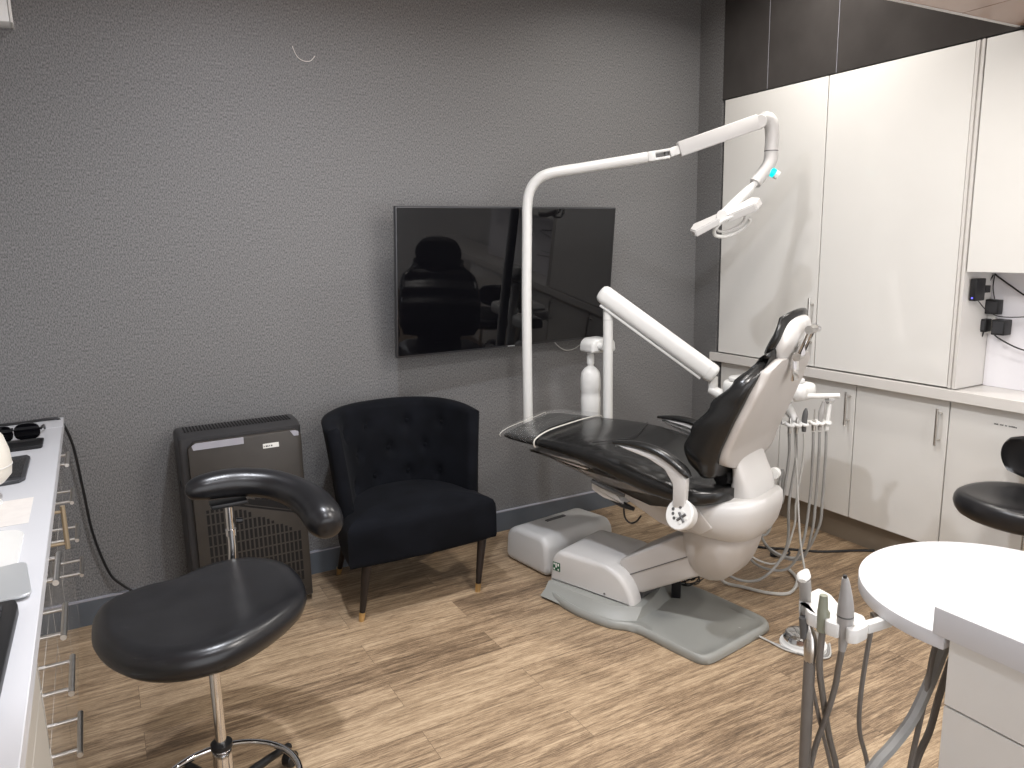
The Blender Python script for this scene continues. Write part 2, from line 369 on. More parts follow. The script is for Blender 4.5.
for w in (0.018, 0.016, 0.009, 0.034):
    n = int(w / 0.0035)
    for k in range(n): box(bm, XD - 0.0008, XD, y - k * 0.0035 - 0.0026, y - k * 0.0035, 0.764 + random.random() * 0.001, 0.769 + random.random() * 0.002)
    y -= w + 0.005
finish('printed_strip', bm, M['dim_grey'], u)
base_unit(-2.78, -2.182, 'glossy white base cupboard at the right edge behind the round table')
struct('baseboard_kick', B(3.282, 3.30, -3.6, -0.19, 0, 0.145), M['kick'])
# devices in the niche
XN = 3.404
t = thing('network_router', 'small black network box with blue light, topmost left in niche', 'router', (XN - 0.02, -1.66, 1.27))
finish('body', B(XN - 0.17, XN - 0.10, -1.650, -1.6225, 1.268, 1.362, bev=0.004), M['black'], t)
finish('led', B(XN - 0.172, XN - 0.169, -1.640, -1.634, 1.278, 1.284), M['blue'], t)
bm = newbm(); box(bm, XN - 0.098, XN - 0.06, -1.648, -1.6225, 1.30, 1.33); finish('bracket', bm, M['black'], t)
tag(finish('wall_socket', B(XN - 0.009, XN, -1.652, -1.580, 1.12, 1.205, bev=0.002), M['white']), 'white double wall socket plate behind the black plugs', 'socket')
def plug(y0, y1, z0, z1, d, label, off=0.010):
    t = thing('power_adapter', label, 'plug', (XN, (y0 + y1) / 2, z0))
    finish('body', B(XN - off - d, XN - off, y0, y1, z0, z1, bev=0.004), M['black'], t)
    finish('face_plate', B(XN - off - d - 0.002, XN - off - d - 0.0002, y0 + 0.006, y1 - 0.006, z0 + 0.008, z1 - 0.008, bev=0.0008, seg=1), M['bezel'], t)
    return t
plug(-1.675, -1.617, 1.205, 1.268, 0.035, 'square black power adapter hanging above the wall socket', 0.0005)
plug(-1.640, -1.600, 1.128, 1.184, 0.045, 'black plug at left in the white socket under the adapter')
plug(-1.718, -1.662, 1.120, 1.186, 0.055, 'black cube power adapter right of the socket, lowest in niche', 0.0005)
tag(finish('status_light', LA([(0.001, 0), (0.005, 0), (0.005, 0.003), (0.001, 0.003)], (XN, -1.792, 1.33), (-1, 0, 0), 12), M['blue']), 'tiny blue status light on the niche back wall', 'light')
def cord(name, pts, r, label, m='black', n=8, cat='cable', group=None):
    return tag(finish(name, T(pts, r, 7, n), M[m]), label, cat, group)
cord('power_cable', [(XN - 0.006, -1.63, 1.375), (XN - 0.012, -1.70, 1.33), (XN - 0.012, -1.80, 1.275), (XN - 0.012, -2.0, 1.24)], 0.0035, 'thick black cable sweeping right from niche ceiling')
cord('power_cable', [(XN - 0.006, -1.625, 1.372), (XN - 0.02, -1.60, 1.30), (XN - 0.03, -1.575, 1.20), (XN - 0.03, -1.585, 1.11), (XN - 0.035, -1.615, 1.105), (XN - 0.035, -1.622, 1.126)], 0.0028, 'black cable looping left of the white socket down to plug')
cord('power_cable', [(XN - 0.03, -1.655, 1.13), (XN - 0.05, -1.70, 1.105), (XN - 0.04, -1.80, 1.065), (XN - 0.03, -2.0, 1.04)], 0.0032, 'black cable leaving the lowest plugs towards the right')
cord('power_cable', [(XN - 0.135, -1.645, 1.266), (XN - 0.07, -1.66, 1.215), (XN - 0.05, -1.74, 1.20), (XN - 0.03, -2.0, 1.235)], 0.002, 'thin black cable from the network box across niche wall')
cord('power_cable', [(XN - 0.008, -1.632, 1.374), (XN - 0.02, -1.636, 1.32), (XN - 0.022, -1.648, 1.27)], 0.0022, 'short black cable dropping into the square upper adapter')
cord('power_cable', [(XN - 0.012, -1.86, 1.22), (XN - 0.014, -1.805, 1.17), (XN - 0.014, -1.80, 1.12), (XN - 0.012, -1.87, 1.085), (XN - 0.012, -1.98, 1.08)], 0.002, 'thin black cable loop at the right edge of niche')
# ================================================================ TELEVISION
t = thing('television', 'large flat black television tilted forward on the dark papered wall', 'television', (1.85, -0.06, 1.0))
c0 = Vector((1.855, -0.062, 1.030)); ang = math.atan2(0.075, 0.70)
up = Vector((0, -math.sin(ang), math.cos(ang))); nr = Vector((0, -math.cos(ang), -math.sin(ang)))
def tvbox(x0, x1, s0, s1, d0, d1, bev=0.0):
    bm = newbm(); box(bm, x0, x1, d0, d1, s0, s1, bev=bev)
    for v in bm.verts:
        x, d, s = v.co; v.co = Vector((x, -(2.48 - x) * 0.045, 0)) + Vector((0, c0.y, c0.z)) + up * s + nr * d
    return bm
finish('back_cover', tvbox(1.226, 2.485, 0.0, 0.70, 0, 0.03, 0.006), M['bezel'], t)
finish('rear_bulge', tvbox(1.45, 2.26, 0.06, 0.45, -0.028, -0.0005, 0.01), M['bezel'], t)
sc = finish('screen', tvbox(1.233, 2.478, 0.012, 0.693, 0.0302, 0.0325), M['screen'], t)
bm = newbm()
for k in range(7): 
    b2 = tvbox(1.835 + k * 0.006, 1.8395 + k * 0.006, 0.004, 0.0085, 0.0302, 0.031); me_ = bpy.data.meshes.new('x'); b2.to_mesh(me_); bm.from_mesh(me_); b2.free()
finish('maker_mark', bm, M['silver'], t)
finish('wall_bracket', B(1.75, 1.98, -0.055, -0.001, 1.18, 1.42), M['bezel'], t)
cord('white_cable', [(2.16, -0.04, 1.035), (2.19, -0.03, 1.0), (2.25, -0.02, 0.965), (2.31, -0.02, 0.968), (2.36, -0.03, 1.0), (2.40, -0.05, 1.04)], 0.0028, 'thin white cable drooping below the television', 'hose_light')
# ================================================================ HEATER
t = thing('air_conditioner', 'tall dark brown floor-standing air unit against back wall', 'air conditioner', (0.49, -0.15, 0))
hx0, hx1, hy0, hy1, hz = 0.245, 0.735, -0.285, -0.035, 0.80
bm = newbm(); prism(bm, [(hy1, 0.03), (hy1, hz + 0.0), (hy0 + 0.17, hz + 0.022), (hy0 + 0.07, hz + 0.018), (hy0 + 0.032, hz), (hy0 + 0.03, 0.03)], hx0, hx1, 'x', 0.014, 3)
finish('housing', bm, M['heater_side'], t)
bm = newbm(); poly = [(hx0 + 0.03, 0.03), (hx1 - 0.008, 0.03), (hx1 - 0.008, hz - 0.035), (hx1 - 0.03, hz - 0.012), (hx0 + 0.055, hz - 0.012), (hx0 + 0.03, hz - 0.035)]
prism(bm, poly, hy0, hy0 + 0.029, 'y', 0.006, 2); fp = finish('front_panel', bm, M['heater'], t)
bm = newbm(); prism(bm, [(hx0 + 0.050, hz - 0.042), (hx0 + 0.245, hz - 0.042), (hx0 + 0.245, hz - 0.014), (hx0 + 0.06, hz - 0.014), (hx0 + 0.045, hz - 0.024)], hy0 - 0.0015, hy0 + 0.002, 'y'); finish('display_strip', bm, M['heater_strip'], t)
bm = newbm(); prism(bm, [(hx1 - 0.055, hz - 0.014), (hx1 - 0.04, hz - 0.038), (hx1 - 0.02, hz - 0.038), (hx1 - 0.02, hz - 0.020), (hx1 - 0.034, hz - 0.014)], hy0 - 0.0015, hy0 + 0.002, 'y'); finish('corner_badge', bm, M['heater_strip'], t)
lb = finish('rating_label', B(hx1 - 0.170, hx1 - 0.105, hy0 - 0.0012, hy0 + 0.001, hz - 0.075, hz - 0.055), M['label'], t)
bm = newbm()
for k, w in enumerate((0.003, 0.006, 0.004, 0.003, 0.005)): box(bm, hx1 - 0.167 + k * 0.0075, hx1 - 0.167 + k * 0.0075 + w, hy0 - 0.0018, hy0 - 0.001, hz - 0.069, hz - 0.063)
finish('print', bm, M['black'], lb)
bm = newbm()   # top louvre slots
for k in range(34):
    x = hx0 + 0.03 + k * 0.0128; box(bm, x, x + 0.0055, hy0 + 0.075, hy0 + 0.165, hz + 0.0195, hz + 0.0225)
finish('top_louvre', bm, M['grille'], t)
bm = newbm()   # front grille: dark slots, vertical ones at left, slanted rows upper right
gx0, gx1, gz0, gz1 = hx0 + 0.075, hx1 - 0.035, 0.11, 0.50
nx = 21; dx = (gx1 - gx0) / nx
def diag_top(x): return 0.50 - max(0.0, (x - (gx0 + 0.10))) * 0.62
rows = [gz0 + k * 0.047 for k in range(9)]
for i in range(nx):
    x = gx0 + i * dx
    for z in rows:
        z1 = min(z + 0.040, diag_top(x))
        if z1 - z > 0.012: box(bm, x, x + dx * 0.62, hy0 - 0.0008, hy0 + 0.004, z, z1)
for k in range(17):
    off = 0.012 + k * 0.0165
    x0_ = gx0 + 0.10; z0_ = 0.50 + off
    if z0_ > 0.52: 
        xs = gx0 + 0.10 + (z0_ - 0.52) / 0.62 * 1.0
        z0_ = 0.52
    else: xs = x0_
    # slot parallel to the diagonal edge, from xs to the right edge
    zr = z0_ - (gx1 - xs) * 0.30
    if gx1 - xs > 0.02:
        w = 0.0085; prism(bm, [(xs, z0_), (gx1, z0_ - (gx1 - xs) * 0.32), (gx1, z0_ - (gx1 - xs) * 0.32 - w), (xs, z0_ - w)], hy0 - 0.0008, hy0 + 0.004, 'y')
finish('front_grille', bm, M['grille'], t)
finish('side_recess', B(hx0 - 0.001, hx0 + 0.004, -0.20, -0.165, 0.585, 0.61), M['grille'], t)
for x in (hx0 + 0.05, hx1 - 0.09): finish('foot', B(x, x + 0.05, -0.27, -0.05, 0, 0.031), M['black'], t)
# ================================================================ ARMCHAIR
AX, AY = 1.146, -0.36
t = thing('armchair', 'black velvet armchair with buttoned curved back and dark tapered legs', 'armchair', (AX, AY, 0))
# seat cushion: outline is wider in front
def ring_seat(z, g):
    pts = []
    for (x, y) in cr([(-0.315 * 1, -0.265), (-0.1, -0.283), (0.1, -0.283), (0.315, -0.265), (0.335, -0.235), (0.300, 0.02), (0.24, 0.18), (0.10, 0.225), (-0.10, 0.225), (-0.24, 0.18), (-0.300, 0.02), (-0.335, -0.235)], 4, True):
        pts.append((AX + x * g, AY + 0.01 + (y - 0.0) * g, z))
    return pts
rings = [ring_seat(z, g) for z, g in ((0.245, 0.955), (0.250, 0.99), (0.265, 1.0), (0.33, 1.0), (0.385, 1.0), (0.405, 0.995), (0.425, 0.97), (0.440, 0.90), (0.452, 0.75), (0.460, 0.5), (0.462, 0.2))]
rings[0] = ring_seat(0.245, 0.95)
finish('seat', loft(newbm(), rings), M['velvet'], t, smooth=60)
# curved back: sweep along a U in plan, u=-1..1, v = height
def back_plan(u):
    a = u * R(78)      # angle around the U
    return a
F, K = [], []
NU, NV = 61, 26
btn = []
for rowz, us in ((0.735, (-0.62, -0.22, 0.22, 0.62)), (0.625, (-0.42, 0.0, 0.42)), (0.50, (-0.60, -0.21, 0.21, 0.60))):
    for uu in us: btn.append((uu, rowz))
for i in range(NU):
    u = -1 + 2 * i / (NU - 1); fr, kr_ = [], []
    for j in range(NV):
        v = j / (NV - 1)
        z = 0.26 + v * (0.832 - 0.030 * abs(u) ** 3 - 0.26)
        flare = 0.075 * v ** 1.5                       # leans outward towards the top
        wx = 0.312 + flare * 0.55; dy = 0.20 + flare * 0.9
        sx = math.copysign(abs(math.sin(u * math.pi / 2)) ** 0.92, u); cy = math.cos(u * math.pi / 2)
        wing = 0.150 - 0.04 * v ** 1.2                   # wings reach less far forward at the top
        ox = AX + wx * sx; oy = AY + 0.02 + (cy ** 0.85) * (dy) * 1.0 - (1 - cy ** 0.85) * wing
        # inward offset
        nx_, ny_ = -sx, -max(cy, 0) ** 0.7
        nl = math.hypot(nx_, ny_) or 1; nx_ /= nl; ny_ /= nl
        th = 0.085 + 0.02 * math.sin(v * math.pi) * (1 - u * u) - 0.030 * abs(u) ** 3
        dimple = 0
        for bu, bz in btn:
            d = math.hypot((u - bu) * 0.52, z - bz); dimple += 0.024 * math.exp(-(d / 0.026) ** 2)
        fr.append((ox + nx_ * (th - dimple), oy + ny_ * (th - dimple), z - 0.006)); kr_.append((ox, oy, z - 0.006))
    F.append(fr); K.append(kr_)
finish('backrest', slab(newbm(), F, K, 0.012), M['velvet'], t, smooth=70)
def back_pt(u, z):
    i = min(NU - 1, max(0, round((u + 1) / 2 * (NU - 1)))); col = F[i]; return min(col, key=lambda p: abs(p[2] - z)), (Vector(F[i][5]) - Vector(K[i][5])).normalized()
for bu, bz in btn:
    p, n = back_pt(bu, bz); finish('button', LA([(0.001, -0.004), (0.011, -0.002), (0.012, 0.004), (0.009, 0.008), (0.001, 0.010)], p, n, 12), M['velvet'], t)
for sx, sy, bx, by in ((-0.262, -0.235, -0.295, -0.222), (0.275, -0.235, 0.245, -0.235), (-0.225, 0.16, -0.245, 0.285), (0.235, 0.16, 0.26, 0.285)):
    top = Vector((AX + sx, AY + sy, 0.248)); bot = Vector((AX + bx, AY + by, 0.0)); 
    md = bot.lerp(top, 0.16)
    lg = finish('leg', T([bot.lerp(top, 0.155), top], [0.0125, 0.021], 14, 0), M['dark_wood'], t)
    finish('ferrule', T([bot, md], [0.0115, 0.0145], 14, 0), M['brass'], lg)
# ================================================================ DENTAL CHAIR  (local frame: x towards the head end, y across, z up)
CO = Vector((1.765, -0.330, 0)); CR = R(-70)
t = chair = thing('dental_chair', 'large treatment chair with glossy black upholstery on grey base plate', 'dental chair', CO, CR)
def fin(name, bm, m, p=None, **k):
    for v in bm.verts:
        if v.co.z > 0.25: v.co.z -= 0.012 * min(1, (v.co.z - 0.25) / 0.2)
    return finish(name, bm, M[m], p or chair, local=True, **k)
CM = MW[chair.name]
def G(a, b, z): return CM @ Vector((a, b, z))
# base plate: dished grey tray with a raised rim
def outline_plate(g=0.0):
    P = [(0.385, -0.235), (0.41, -0.285), (0.50, -0.325), (0.60, -0.350), (0.72, -0.358), (0.79, -0.350), (0.85, -0.325), (0.92, -0.325), (1.02, -0.345), (1.12, -0.362), (1.185, -0.366), (1.215, -0.340), (1.235, -0.26), (1.262, -0.12), (1.283, 0.0), (1.275, 0.045), (1.235, 0.075), (1.10, 0.11), (0.90, 0.155), (0.60, 0.165), (0.42, 0.155), (0.385, 0.12)]
    c = cr([(x, y, 0) for x, y in P], 4, True)
    cx, cy = 0.83, -0.12; out = []
    for v in c:
        d = Vector((v.x - cx, v.y - cy, 0)); L = d.length; out.append((v.x - d.x / L * g, v.y - d.y / L * g))
    return out
rings = [[(x, y, z) for x, y in outline_plate(g)] for z, g in ((0.0, 0.004), (0.004, 0.0), (0.022, 0.002), (0.032, 0.010), (0.034, 0.018), (0.028, 0.030), (0.016, 0.042), (0.014, 0.10))]
fin('base_plate', loft(newbm(), rings), 'grey', smooth=50)
bm = newbm(); rings = []
for z, g in ((0.012, 0.0), (0.032, 0.035), (0.050, 0.052), (0.058, 0.060)):
    rings.append([(x, y, z) for x, y in ((0.385 , -0.262 + g - 0.055), (0.60, -0.305 + g - 0.03), (0.74, -0.305 + g - 0.03), (0.84, -0.26 + g * 0.8), (0.86 - g * 0.5, -0.10), (0.84 - g, 0.12), (0.385, 0.12))])
fin('base_skirt', loft(bm, rings), 'grey')
def prof_prism(name, prof, b0, b1, m, bev=0.015, seg=3, p=None):
    bm = newbm(); prism(bm, prof, b0, b1, 'y', bev, seg); return fin(name, bm, m, p)
def rounded(poly, r, n=4):
    """round the corners of a 2D polygon"""
    out = []; N = len(poly)
    for i, p in enumerate(poly):
        p = Vector(p); a = Vector(poly[i - 1]) - p; b = Vector(poly[(i + 1) % N]) - p
        q = min(r, a.length * 0.45, b.length * 0.45); A = p + a.normalized() * q; Bq = p + b.normalized() * q
        for k in range(n + 1):
            s = k / n; out.append(tuple((1 - s) ** 2 * A + 2 * s * (1 - s) * p + s * s * Bq))
    return out
cv = prof_prism('base_cover', rounded([(0.370, 0.045), (0.385, 0.165), (0.425, 0.205), (0.63, 0.205), (0.69, 0.200), (0.74, 0.178), (0.778, 0.140), (0.802, 0.092), (0.815, 0.040)], 0.03), -0.235, -0.150, 'shell', 0.022, 4)
prof_prism('base_cover_top', rounded([(0.3705, 0.045), (0.3855, 0.165), (0.4255, 0.2052), (0.665, 0.2052), (0.70, 0.195), (0.71, 0.045)], 0.02), -0.2345, 0.105, 'shell', 0.02, 4)
bd = fin('badge', B(0.395, 0.435, -0.2365, -0.2345, 0.108, 0.148), 'green', cv)
bm = newbm()
for a, b, c, d in ((0.399, 0.406, 0.112, 0.120), (0.410, 0.417, 0.124, 0.144), (0.422, 0.429, 0.112, 0.120), (0.399, 0.406, 0.136, 0.144), (0.422, 0.429, 0.132, 0.144)): box(bm, a, b, -0.2373, -0.2363, c, d)
fin('badge_mark', bm, 'label', cv)
fin('screw', LA([(0.001, 0), (0.005, 0), (0.005, 0.002), (0.001, 0.002)], (0.67, -0.2345, 0.075), (0, -1, 0), 12), 'dim_grey', cv)
# lift arm
arm = prof_prism('lift_arm', rounded([(0.690, 0.205), (0.985, 0.405), (1.10, 0.39), (1.12, 0.27), (1.02, 0.215), (0.80, 0.088), (0.735, 0.115)], 0.02), -0.165, 0.085, 'warmshell', 0.012, 3)
prof_prism('arm_seam', [(0.735, 0.150), (1.03, 0.322), (1.03, 0.326), (0.735, 0.154)], -0.1675, -0.160, 'dim_grey', 0, 1, arm)
fin('pivot', LA([(0.001, 0), (0.03, 0), (0.03, 0.23), (0.001, 0.23)], (0.775, -0.145, 0.075), (0, 1, 0), 20), 'dim_grey', arm)
# drum under the seat
bm = newbm(); rings = []
for z, a0, a1, w in ((0.225, 1.06, 1.12, 0.08), (0.240, 1.03, 1.16, 0.105), (0.28, 1.00, 1.20, 0.125), (0.33, 0.985, 1.225, 0.135), (0.38, 0.975, 1.24, 0.14), (0.425, 0.975, 1.25, 0.14), (0.445, 0.985, 1.245, 0.135)):
    rings.append([((a0 + a1) / 2 + x, -0.055 + y, z) for x, y in superell(40, 3.2, (a1 - a0) / 2, w)])
fin('pedestal', loft(bm, rings), 'warmshell', smooth=60)
# upper casting
bm = newbm(); rings = []
for z, a0, a1, w in ((0.425, 1.02, 1.24, 0.14), (0.445, 0.96, 1.275, 0.17), (0.475, 0.93, 1.295, 0.185), (0.505, 0.92, 1.305, 0.19), (0.535, 0.92, 1.31, 0.19), (0.560, 0.93, 1.308, 0.185), (0.572, 0.95, 1.30, 0.172)):
    rings.append([((a0 + a1) / 2 + x, -0.035 + y, z + (0.045 * (x / 0.23) if x > 0 else 0.0) * (z - 0.425) / 0.147) for x, y in superell(44, 3.0, (a1 - a0) / 2, w)])
cast = fin('seat_casting', loft(bm, rings), 'shell', smooth=60)
prof_prism('casting_panel', rounded([(1.03, 0.560), (1.08, 0.560), (1.15, 0.49), (1.10, 0.455), (1.03, 0.47)], 0.012), -0.229, -0.20, 'warmshell', 0.004, 2, cast)
# seat frame below the upholstery
prof_prism('seat_frame', rounded([(0.30, 0.640), (0.52, 0.605), (0.66, 0.565), (0.86, 0.520), (1.16, 0.560), (1.16, 0.47), (1.0, 0.425), (0.90, 0.445), (0.66, 0.545), (0.50, 0.590), (0.30, 0.628)], 0.01), -0.19, 0.19, 'warmshell', 0.01, 2)
lf = prof_prism('leg_frame', rounded([(0.26, 0.650), (0.52, 0.648), (0.60, 0.625), (0.56, 0.612), (0.40, 0.632)], 0.008), -0.225, 0.225, 'warmshell', 0.006, 2)
bk = prof_prism('frame_bracket', rounded([(0.59, 0.560), (0.71, 0.535), (0.75, 0.495), (0.65, 0.505), (0.59, 0.530)], 0.01), -0.215, -0.10, 'shell', 0.005, 2)
bm = newbm(); tube(bm, [(0.60, -0.225, 0.572), (0.65, -0.225, 0.560), (0.71, -0.225, 0.548), (0.76, -0.225, 0.540)], [0.009, 0.010, 0.009, 0.007], 10); fin('release_lever', bm, 'dim_grey')
bm = newbm(); tube(bm, [(0.675, -0.20, 0.506), (0.73, -0.20, 0.492), (0.79, -0.20, 0.482)], [0.010, 0.014, 0.008], 10); fin('black_clip', bm, 'black')
bm = newbm(); tube(bm, [(0.735, -0.19, 0.49), (0.740, -0.19, 0.435), (0.765, -0.19, 0.412), (0.795, -0.19, 0.425), (0.815, -0.185, 0.455)], 0.004, 7); fin('hanging_cable', bm, 'black')
# upholstery: rounded cross sections along the length
st = [  # a, ztop, zbot, halfwidth
    (0.015, 0.700, 0.686, 0.215), (0.03, 0.712, 0.682, 0.235), (0.08, 0.718, 0.680, 0.25), (0.20, 0.722, 0.676, 0.262), (0.33, 0.728, 0.674, 0.268), (0.44, 0.735, 0.664, 0.272),
    (0.55, 0.738, 0.648, 0.276), (0.66, 0.735, 0.622, 0.280), (0.78, 0.718, 0.588, 0.284), (0.90, 0.690, 0.563, 0.286), (1.02, 0.665, 0.555, 0.284), (1.10, 0.658, 0.560, 0.270), (1.155, 0.652, 0.574, 0.235), (1.185, 0.642, 0.585, 0.18)]
bm = newbm(); rings = []
tabs = [[(s[0], s[k]) for s in st] for k in (1, 2, 3)]
NA = 90
for i in range(NA + 1):
    a = 0.015 + (1.185 - 0.015) * i / NA
    zt, zb, w = (lerp_tab(tb, a) for tb in tabs); zc = (zt + zb) / 2; hh_ = (zt - zb) / 2
    dish = smooth_tab([(0.45, 0.0), (0.75, 0.022), (1.1, 0.030)], a)
    skew = 0.048 * (1 - min(a / 0.4, 1))
    ring = []
    for k, (x, y) in enumerate(superell(44, 3.4, w, hh_)):
        z = zc + y
        if y > 0: z -= dish * max(0, 1 - (x / (w * 0.8)) ** 2)
        if y > 0 and 0.30 < a < 1.15 and abs(x) > w * 0.4:
            z += 0.0014 * math.sin(a * 95 + 3.0 * math.sin(x * 16 + a * 9) + k) * smooth_tab([(0.4, 0), (0.8, 1)], abs(x) / w) * smooth_tab([(0.3, 0), (0.5, 1), (1.0, 1), (1.15, 0)], a)
        ring.append((a + skew * (-x / w) * 1.0 + skew, x, z))
    rings.append(ring)
fin('seat_upholstery', loft(bm, rings), 'vinyl', smooth=70)
# seam line between leg rest and seat, thin piping
bm = newbm(); tube(bm, [(0.60, -0.22, 0.7375), (0.64, -0.1, 0.729), (0.66, 0.0, 0.724), (0.64, 0.1, 0.729), (0.60, 0.22, 0.7375)], 0.0022, 6); fin('piping', bm, 'leather')
# clear film over the foot end: thin, slightly puffy shell with visible edges
F, K = [], []
film_pts = []
nu, nv = 24, 30
for i in range(nu + 1):
    a = -0.005 + 0.315 * i / nu; f, k_ = [], []
    w = lerp_tab(tabs[2], max(a, 0.02)) + 0.011; zt = lerp_tab(tabs[0], a) + 0.010; zb = lerp_tab(tabs[1], a) - 0.006
    ring = []
    for j in range(nv + 1):
        th = R(-20) + R(220) * j / nv; c, s_ = math.cos(th), math.sin(th)
        x = w * math.copysign(abs(c) ** (2 / 3.4), c); z = (zt + zb) / 2 + (zt - zb) / 2 * math.copysign(abs(s_) ** (2 / 3.4), s_)
        z += 0.004 * max(0, s_) * math.sin(i * 0.55 + j * 0.4)
        skew = 0.048 * (1 - min(max(a, 0) / 0.4, 1))
        p = Vector((a + skew * (-x / w) + skew, x, z)); f.append(p)
    F.append(f)
bm = newbm(); vv = [[bm.verts.new(p) for p in r] for r in F]
for i in range(nu):
    for j in range(nv): bm.faces.new((vv[i][j], vv[i + 1][j], vv[i + 1][j + 1], vv[i][j + 1]))
cov = finish('foot_cover_film', bm, M['clear'], chair, local=True, smooth=80)
cov['label'] = 'clear plastic sleeve over the foot end'
bm = newbm(); tube(bm, F[-1], 0.0032, 6, 0); tube(bm, [F[0][j] for j in range(nv + 1)][::3], 0.0016, 6, 2); fin('film_edge', bm, 'film_edge', cov)
# backrest: cushion in front, shell behind
def back_rear(z): return lerp_tab([(0.64, 1.175), (0.70, 1.180), (0.80, 1.205), (1.00, 1.290), (1.10, 1.330), (1.17, 1.350)], z)
def back_front(z): return smooth_tab([(0.655, 1.13), (0.69, 1.095), (0.74, 1.055), (0.80, 1.042), (0.87, 1.07), (0.97, 1.14), (1.06, 1.215), (1.12, 1.26), (1.17, 1.29)], z)
def back_w(z): return smooth_tab([(0.655, 0.19), (0.70, 0.235), (0.78, 0.262), (0.90, 0.264), (1.0, 0.252), (1.08, 0.232), (1.14, 0.212), (1.18, 0.19)], z)
F, K = [], []; nu, nv = 25, 30
for i in range(nu):
    u = -1 + 2 * i / (nu - 1); f, k_ = [], []
    ztop = 1.166 - 0.040 * math.exp(-(u / 0.25) ** 2) - 0.040 * max(0, abs(u) - 0.55) ** 1.5 / 0.3
    zbot = 0.672 + 0.025 * u * u
    for j in range(nv):
        z = zbot + (ztop - zbot) * j / (nv - 1); w = back_w(z) * (1 - 0.35 * max(0, (abs(u) - 0.75) / 0.25) ** 2 * max(0, (j / (nv - 1) - 0.85) / 0.15))
        wing = abs(u) ** 2
        f.append((back_front(z) + 0.045 * (1 - wing), w * u, z)); k_.append((back_rear(z) - 0.020 - 0.010 * wing, w * u * 0.995, z))
    F.append(f); K.append(k_)
fin('back_cushion', slab(newbm(), F, K, 0.014), 'vinyl', smooth=70)
F, K = [], []; nu, nv = 33, 30
for i in range(nu):
    u = -1 + 2 * i / (nu - 1); f, k_ = [], []
    ztop = 1.135 - 0.048 * math.exp(-(u / 0.25) ** 2) - 0.050 * max(0, abs(u) - 0.70) ** 1.6 / 0.2
    zbot = 0.745 - 0.045 * (1 - abs(u) ** 2.6)
    for j in range(nv):
        v = j / (nv - 1); z = zbot + (ztop - zbot) * v; w = back_w(z) - 0.035
        edge = max(abs(u), 0) ** 10
        a = back_rear(z) + 0.004 - 0.008 * edge
        k_.append((a + 0.004, w * u, z)); f.append((back_rear(z) - 0.024 - 0.01 * edge, w * u * 0.99, z))
    F.append(f); K.append(k_)
fin('back_shell', slab(newbm(), F, K, 0.005), 'warmshell', smooth=60)
# hinge saddle behind the seat
bm = newbm(); rings = []
for z, a0, a1, w in ((0.530, 1.150, 1.225, 0.105), (0.545, 1.125, 1.245, 0.120), (0.575, 1.128, 1.258, 0.126), (0.61, 1.145, 1.260, 0.128), (0.65, 1.158, 1.245, 0.128), (0.69, 1.160, 1.222, 0.126), (0.73, 1.155, 1.205, 0.122), (0.76, 1.16, 1.195, 0.115)):
    rings.append([((a0 + a1) / 2 + x, 0.0 + y, z) for x, y in superell(40, 3.2, (a1 - a0) / 2, w)])
fin('hinge_saddle', loft(bm, rings), 'shell', smooth=60)
fin('hinge_knob', LA([(0.001, 0), (0.022, 0), (0.025, 0.006), (0.022, 0.022), (0.012, 0.027), (0.001, 0.028)], (1.235, 0.125, 0.635), (0, 1, 0), 20), 'white')
bm = newbm(); tube(bm, [(1.13, -0.13, 0.665), (1.15, -0.05, 0.66), (1.16, 0.06, 0.66), (1.13, 0.15, 0.665)], 0.035, 12); fin('lumbar_roll', bm, 'vinyl')
# headrest
F, K, F2, K2 = [], [], [], []; nu, nv = 21, 21
def head_pt(u, v, w, h, off, curl):
    r = 1.0
    x = u * math.sqrt(1 - 0.48 * v * v) * w; s = v * math.sqrt(1 - 0.48 * u * u) * h
    # local frame: s along the head direction, reclined about 26 degrees
    ca, sa = math.sin(R(29)), math.cos(R(29))
    c = Vector((1.352, 0.0, 1.182)); nrm = Vector((sa, 0, -ca))
    p = c + Vector((ca, 0, sa)) * s + nrm * (off - curl * (u * u) - 0.028 * max(0, v) ** 2) + Vector((0, 1, 0)) * x
    return p
for i in range(nu):
    u = -1 + 2 * i / (nu - 1); a_, b_, c_, d_ = [], [], [], []
    for j in range(nv):
        v = -1 + 2 * j / (nv - 1)
        rr2 = max(u * u, v * v) ** 1.5; a_.append(head_pt(u, v, 0.144, 0.100, -0.070 + 0.032 * rr2, 0.010)); b_.append(head_pt(u, v, 0.144, 0.100, -0.014, 0.012))
        c_.append(head_pt(u, v, 0.130, 0.094, -0.018, 0.012)); d_.append(head_pt(u, v, 0.120, 0.086, 0.016, 0.012))
    F.append(a_); K.append(b_); F2.append(c_); K2.append(d_)
fin('headrest_cushion', slab(newbm(), F, K, 0.016), 'vinyl', smooth=70)
hs = fin('headrest_shell', slab(newbm(), F2, K2, 0.006), 'shell', smooth=60)
hp = head_pt(-0.35, -0.35, 0.122, 0.085, 0.023, 0.03); hn = Vector((math.cos(R(29)), 0, -math.sin(R(29))))
fin('shell_button', LA([(0.001, 0), (0.008, 0), (0.008, 0.003), (0.001, 0.004)], hp, hn, 14), 'white', hs)
br = None
bm = newbm()
for y in (-0.022, 0.022):
    tube(bm, [(1.366, y - 0.035, 1.128), (1.408, y - 0.035, 1.236)], 0.0085, 8, 0)
box(bm, 1.372, 1.386, -0.055, -0.015, 1.14, 1.20)
br = fin('headrest_bracket', bm, 'chrome')
fin('glide_bar', B(1.352, 1.364, -0.060, -0.010, 1.05, 1.135, bev=0.003), 'chrome', br)
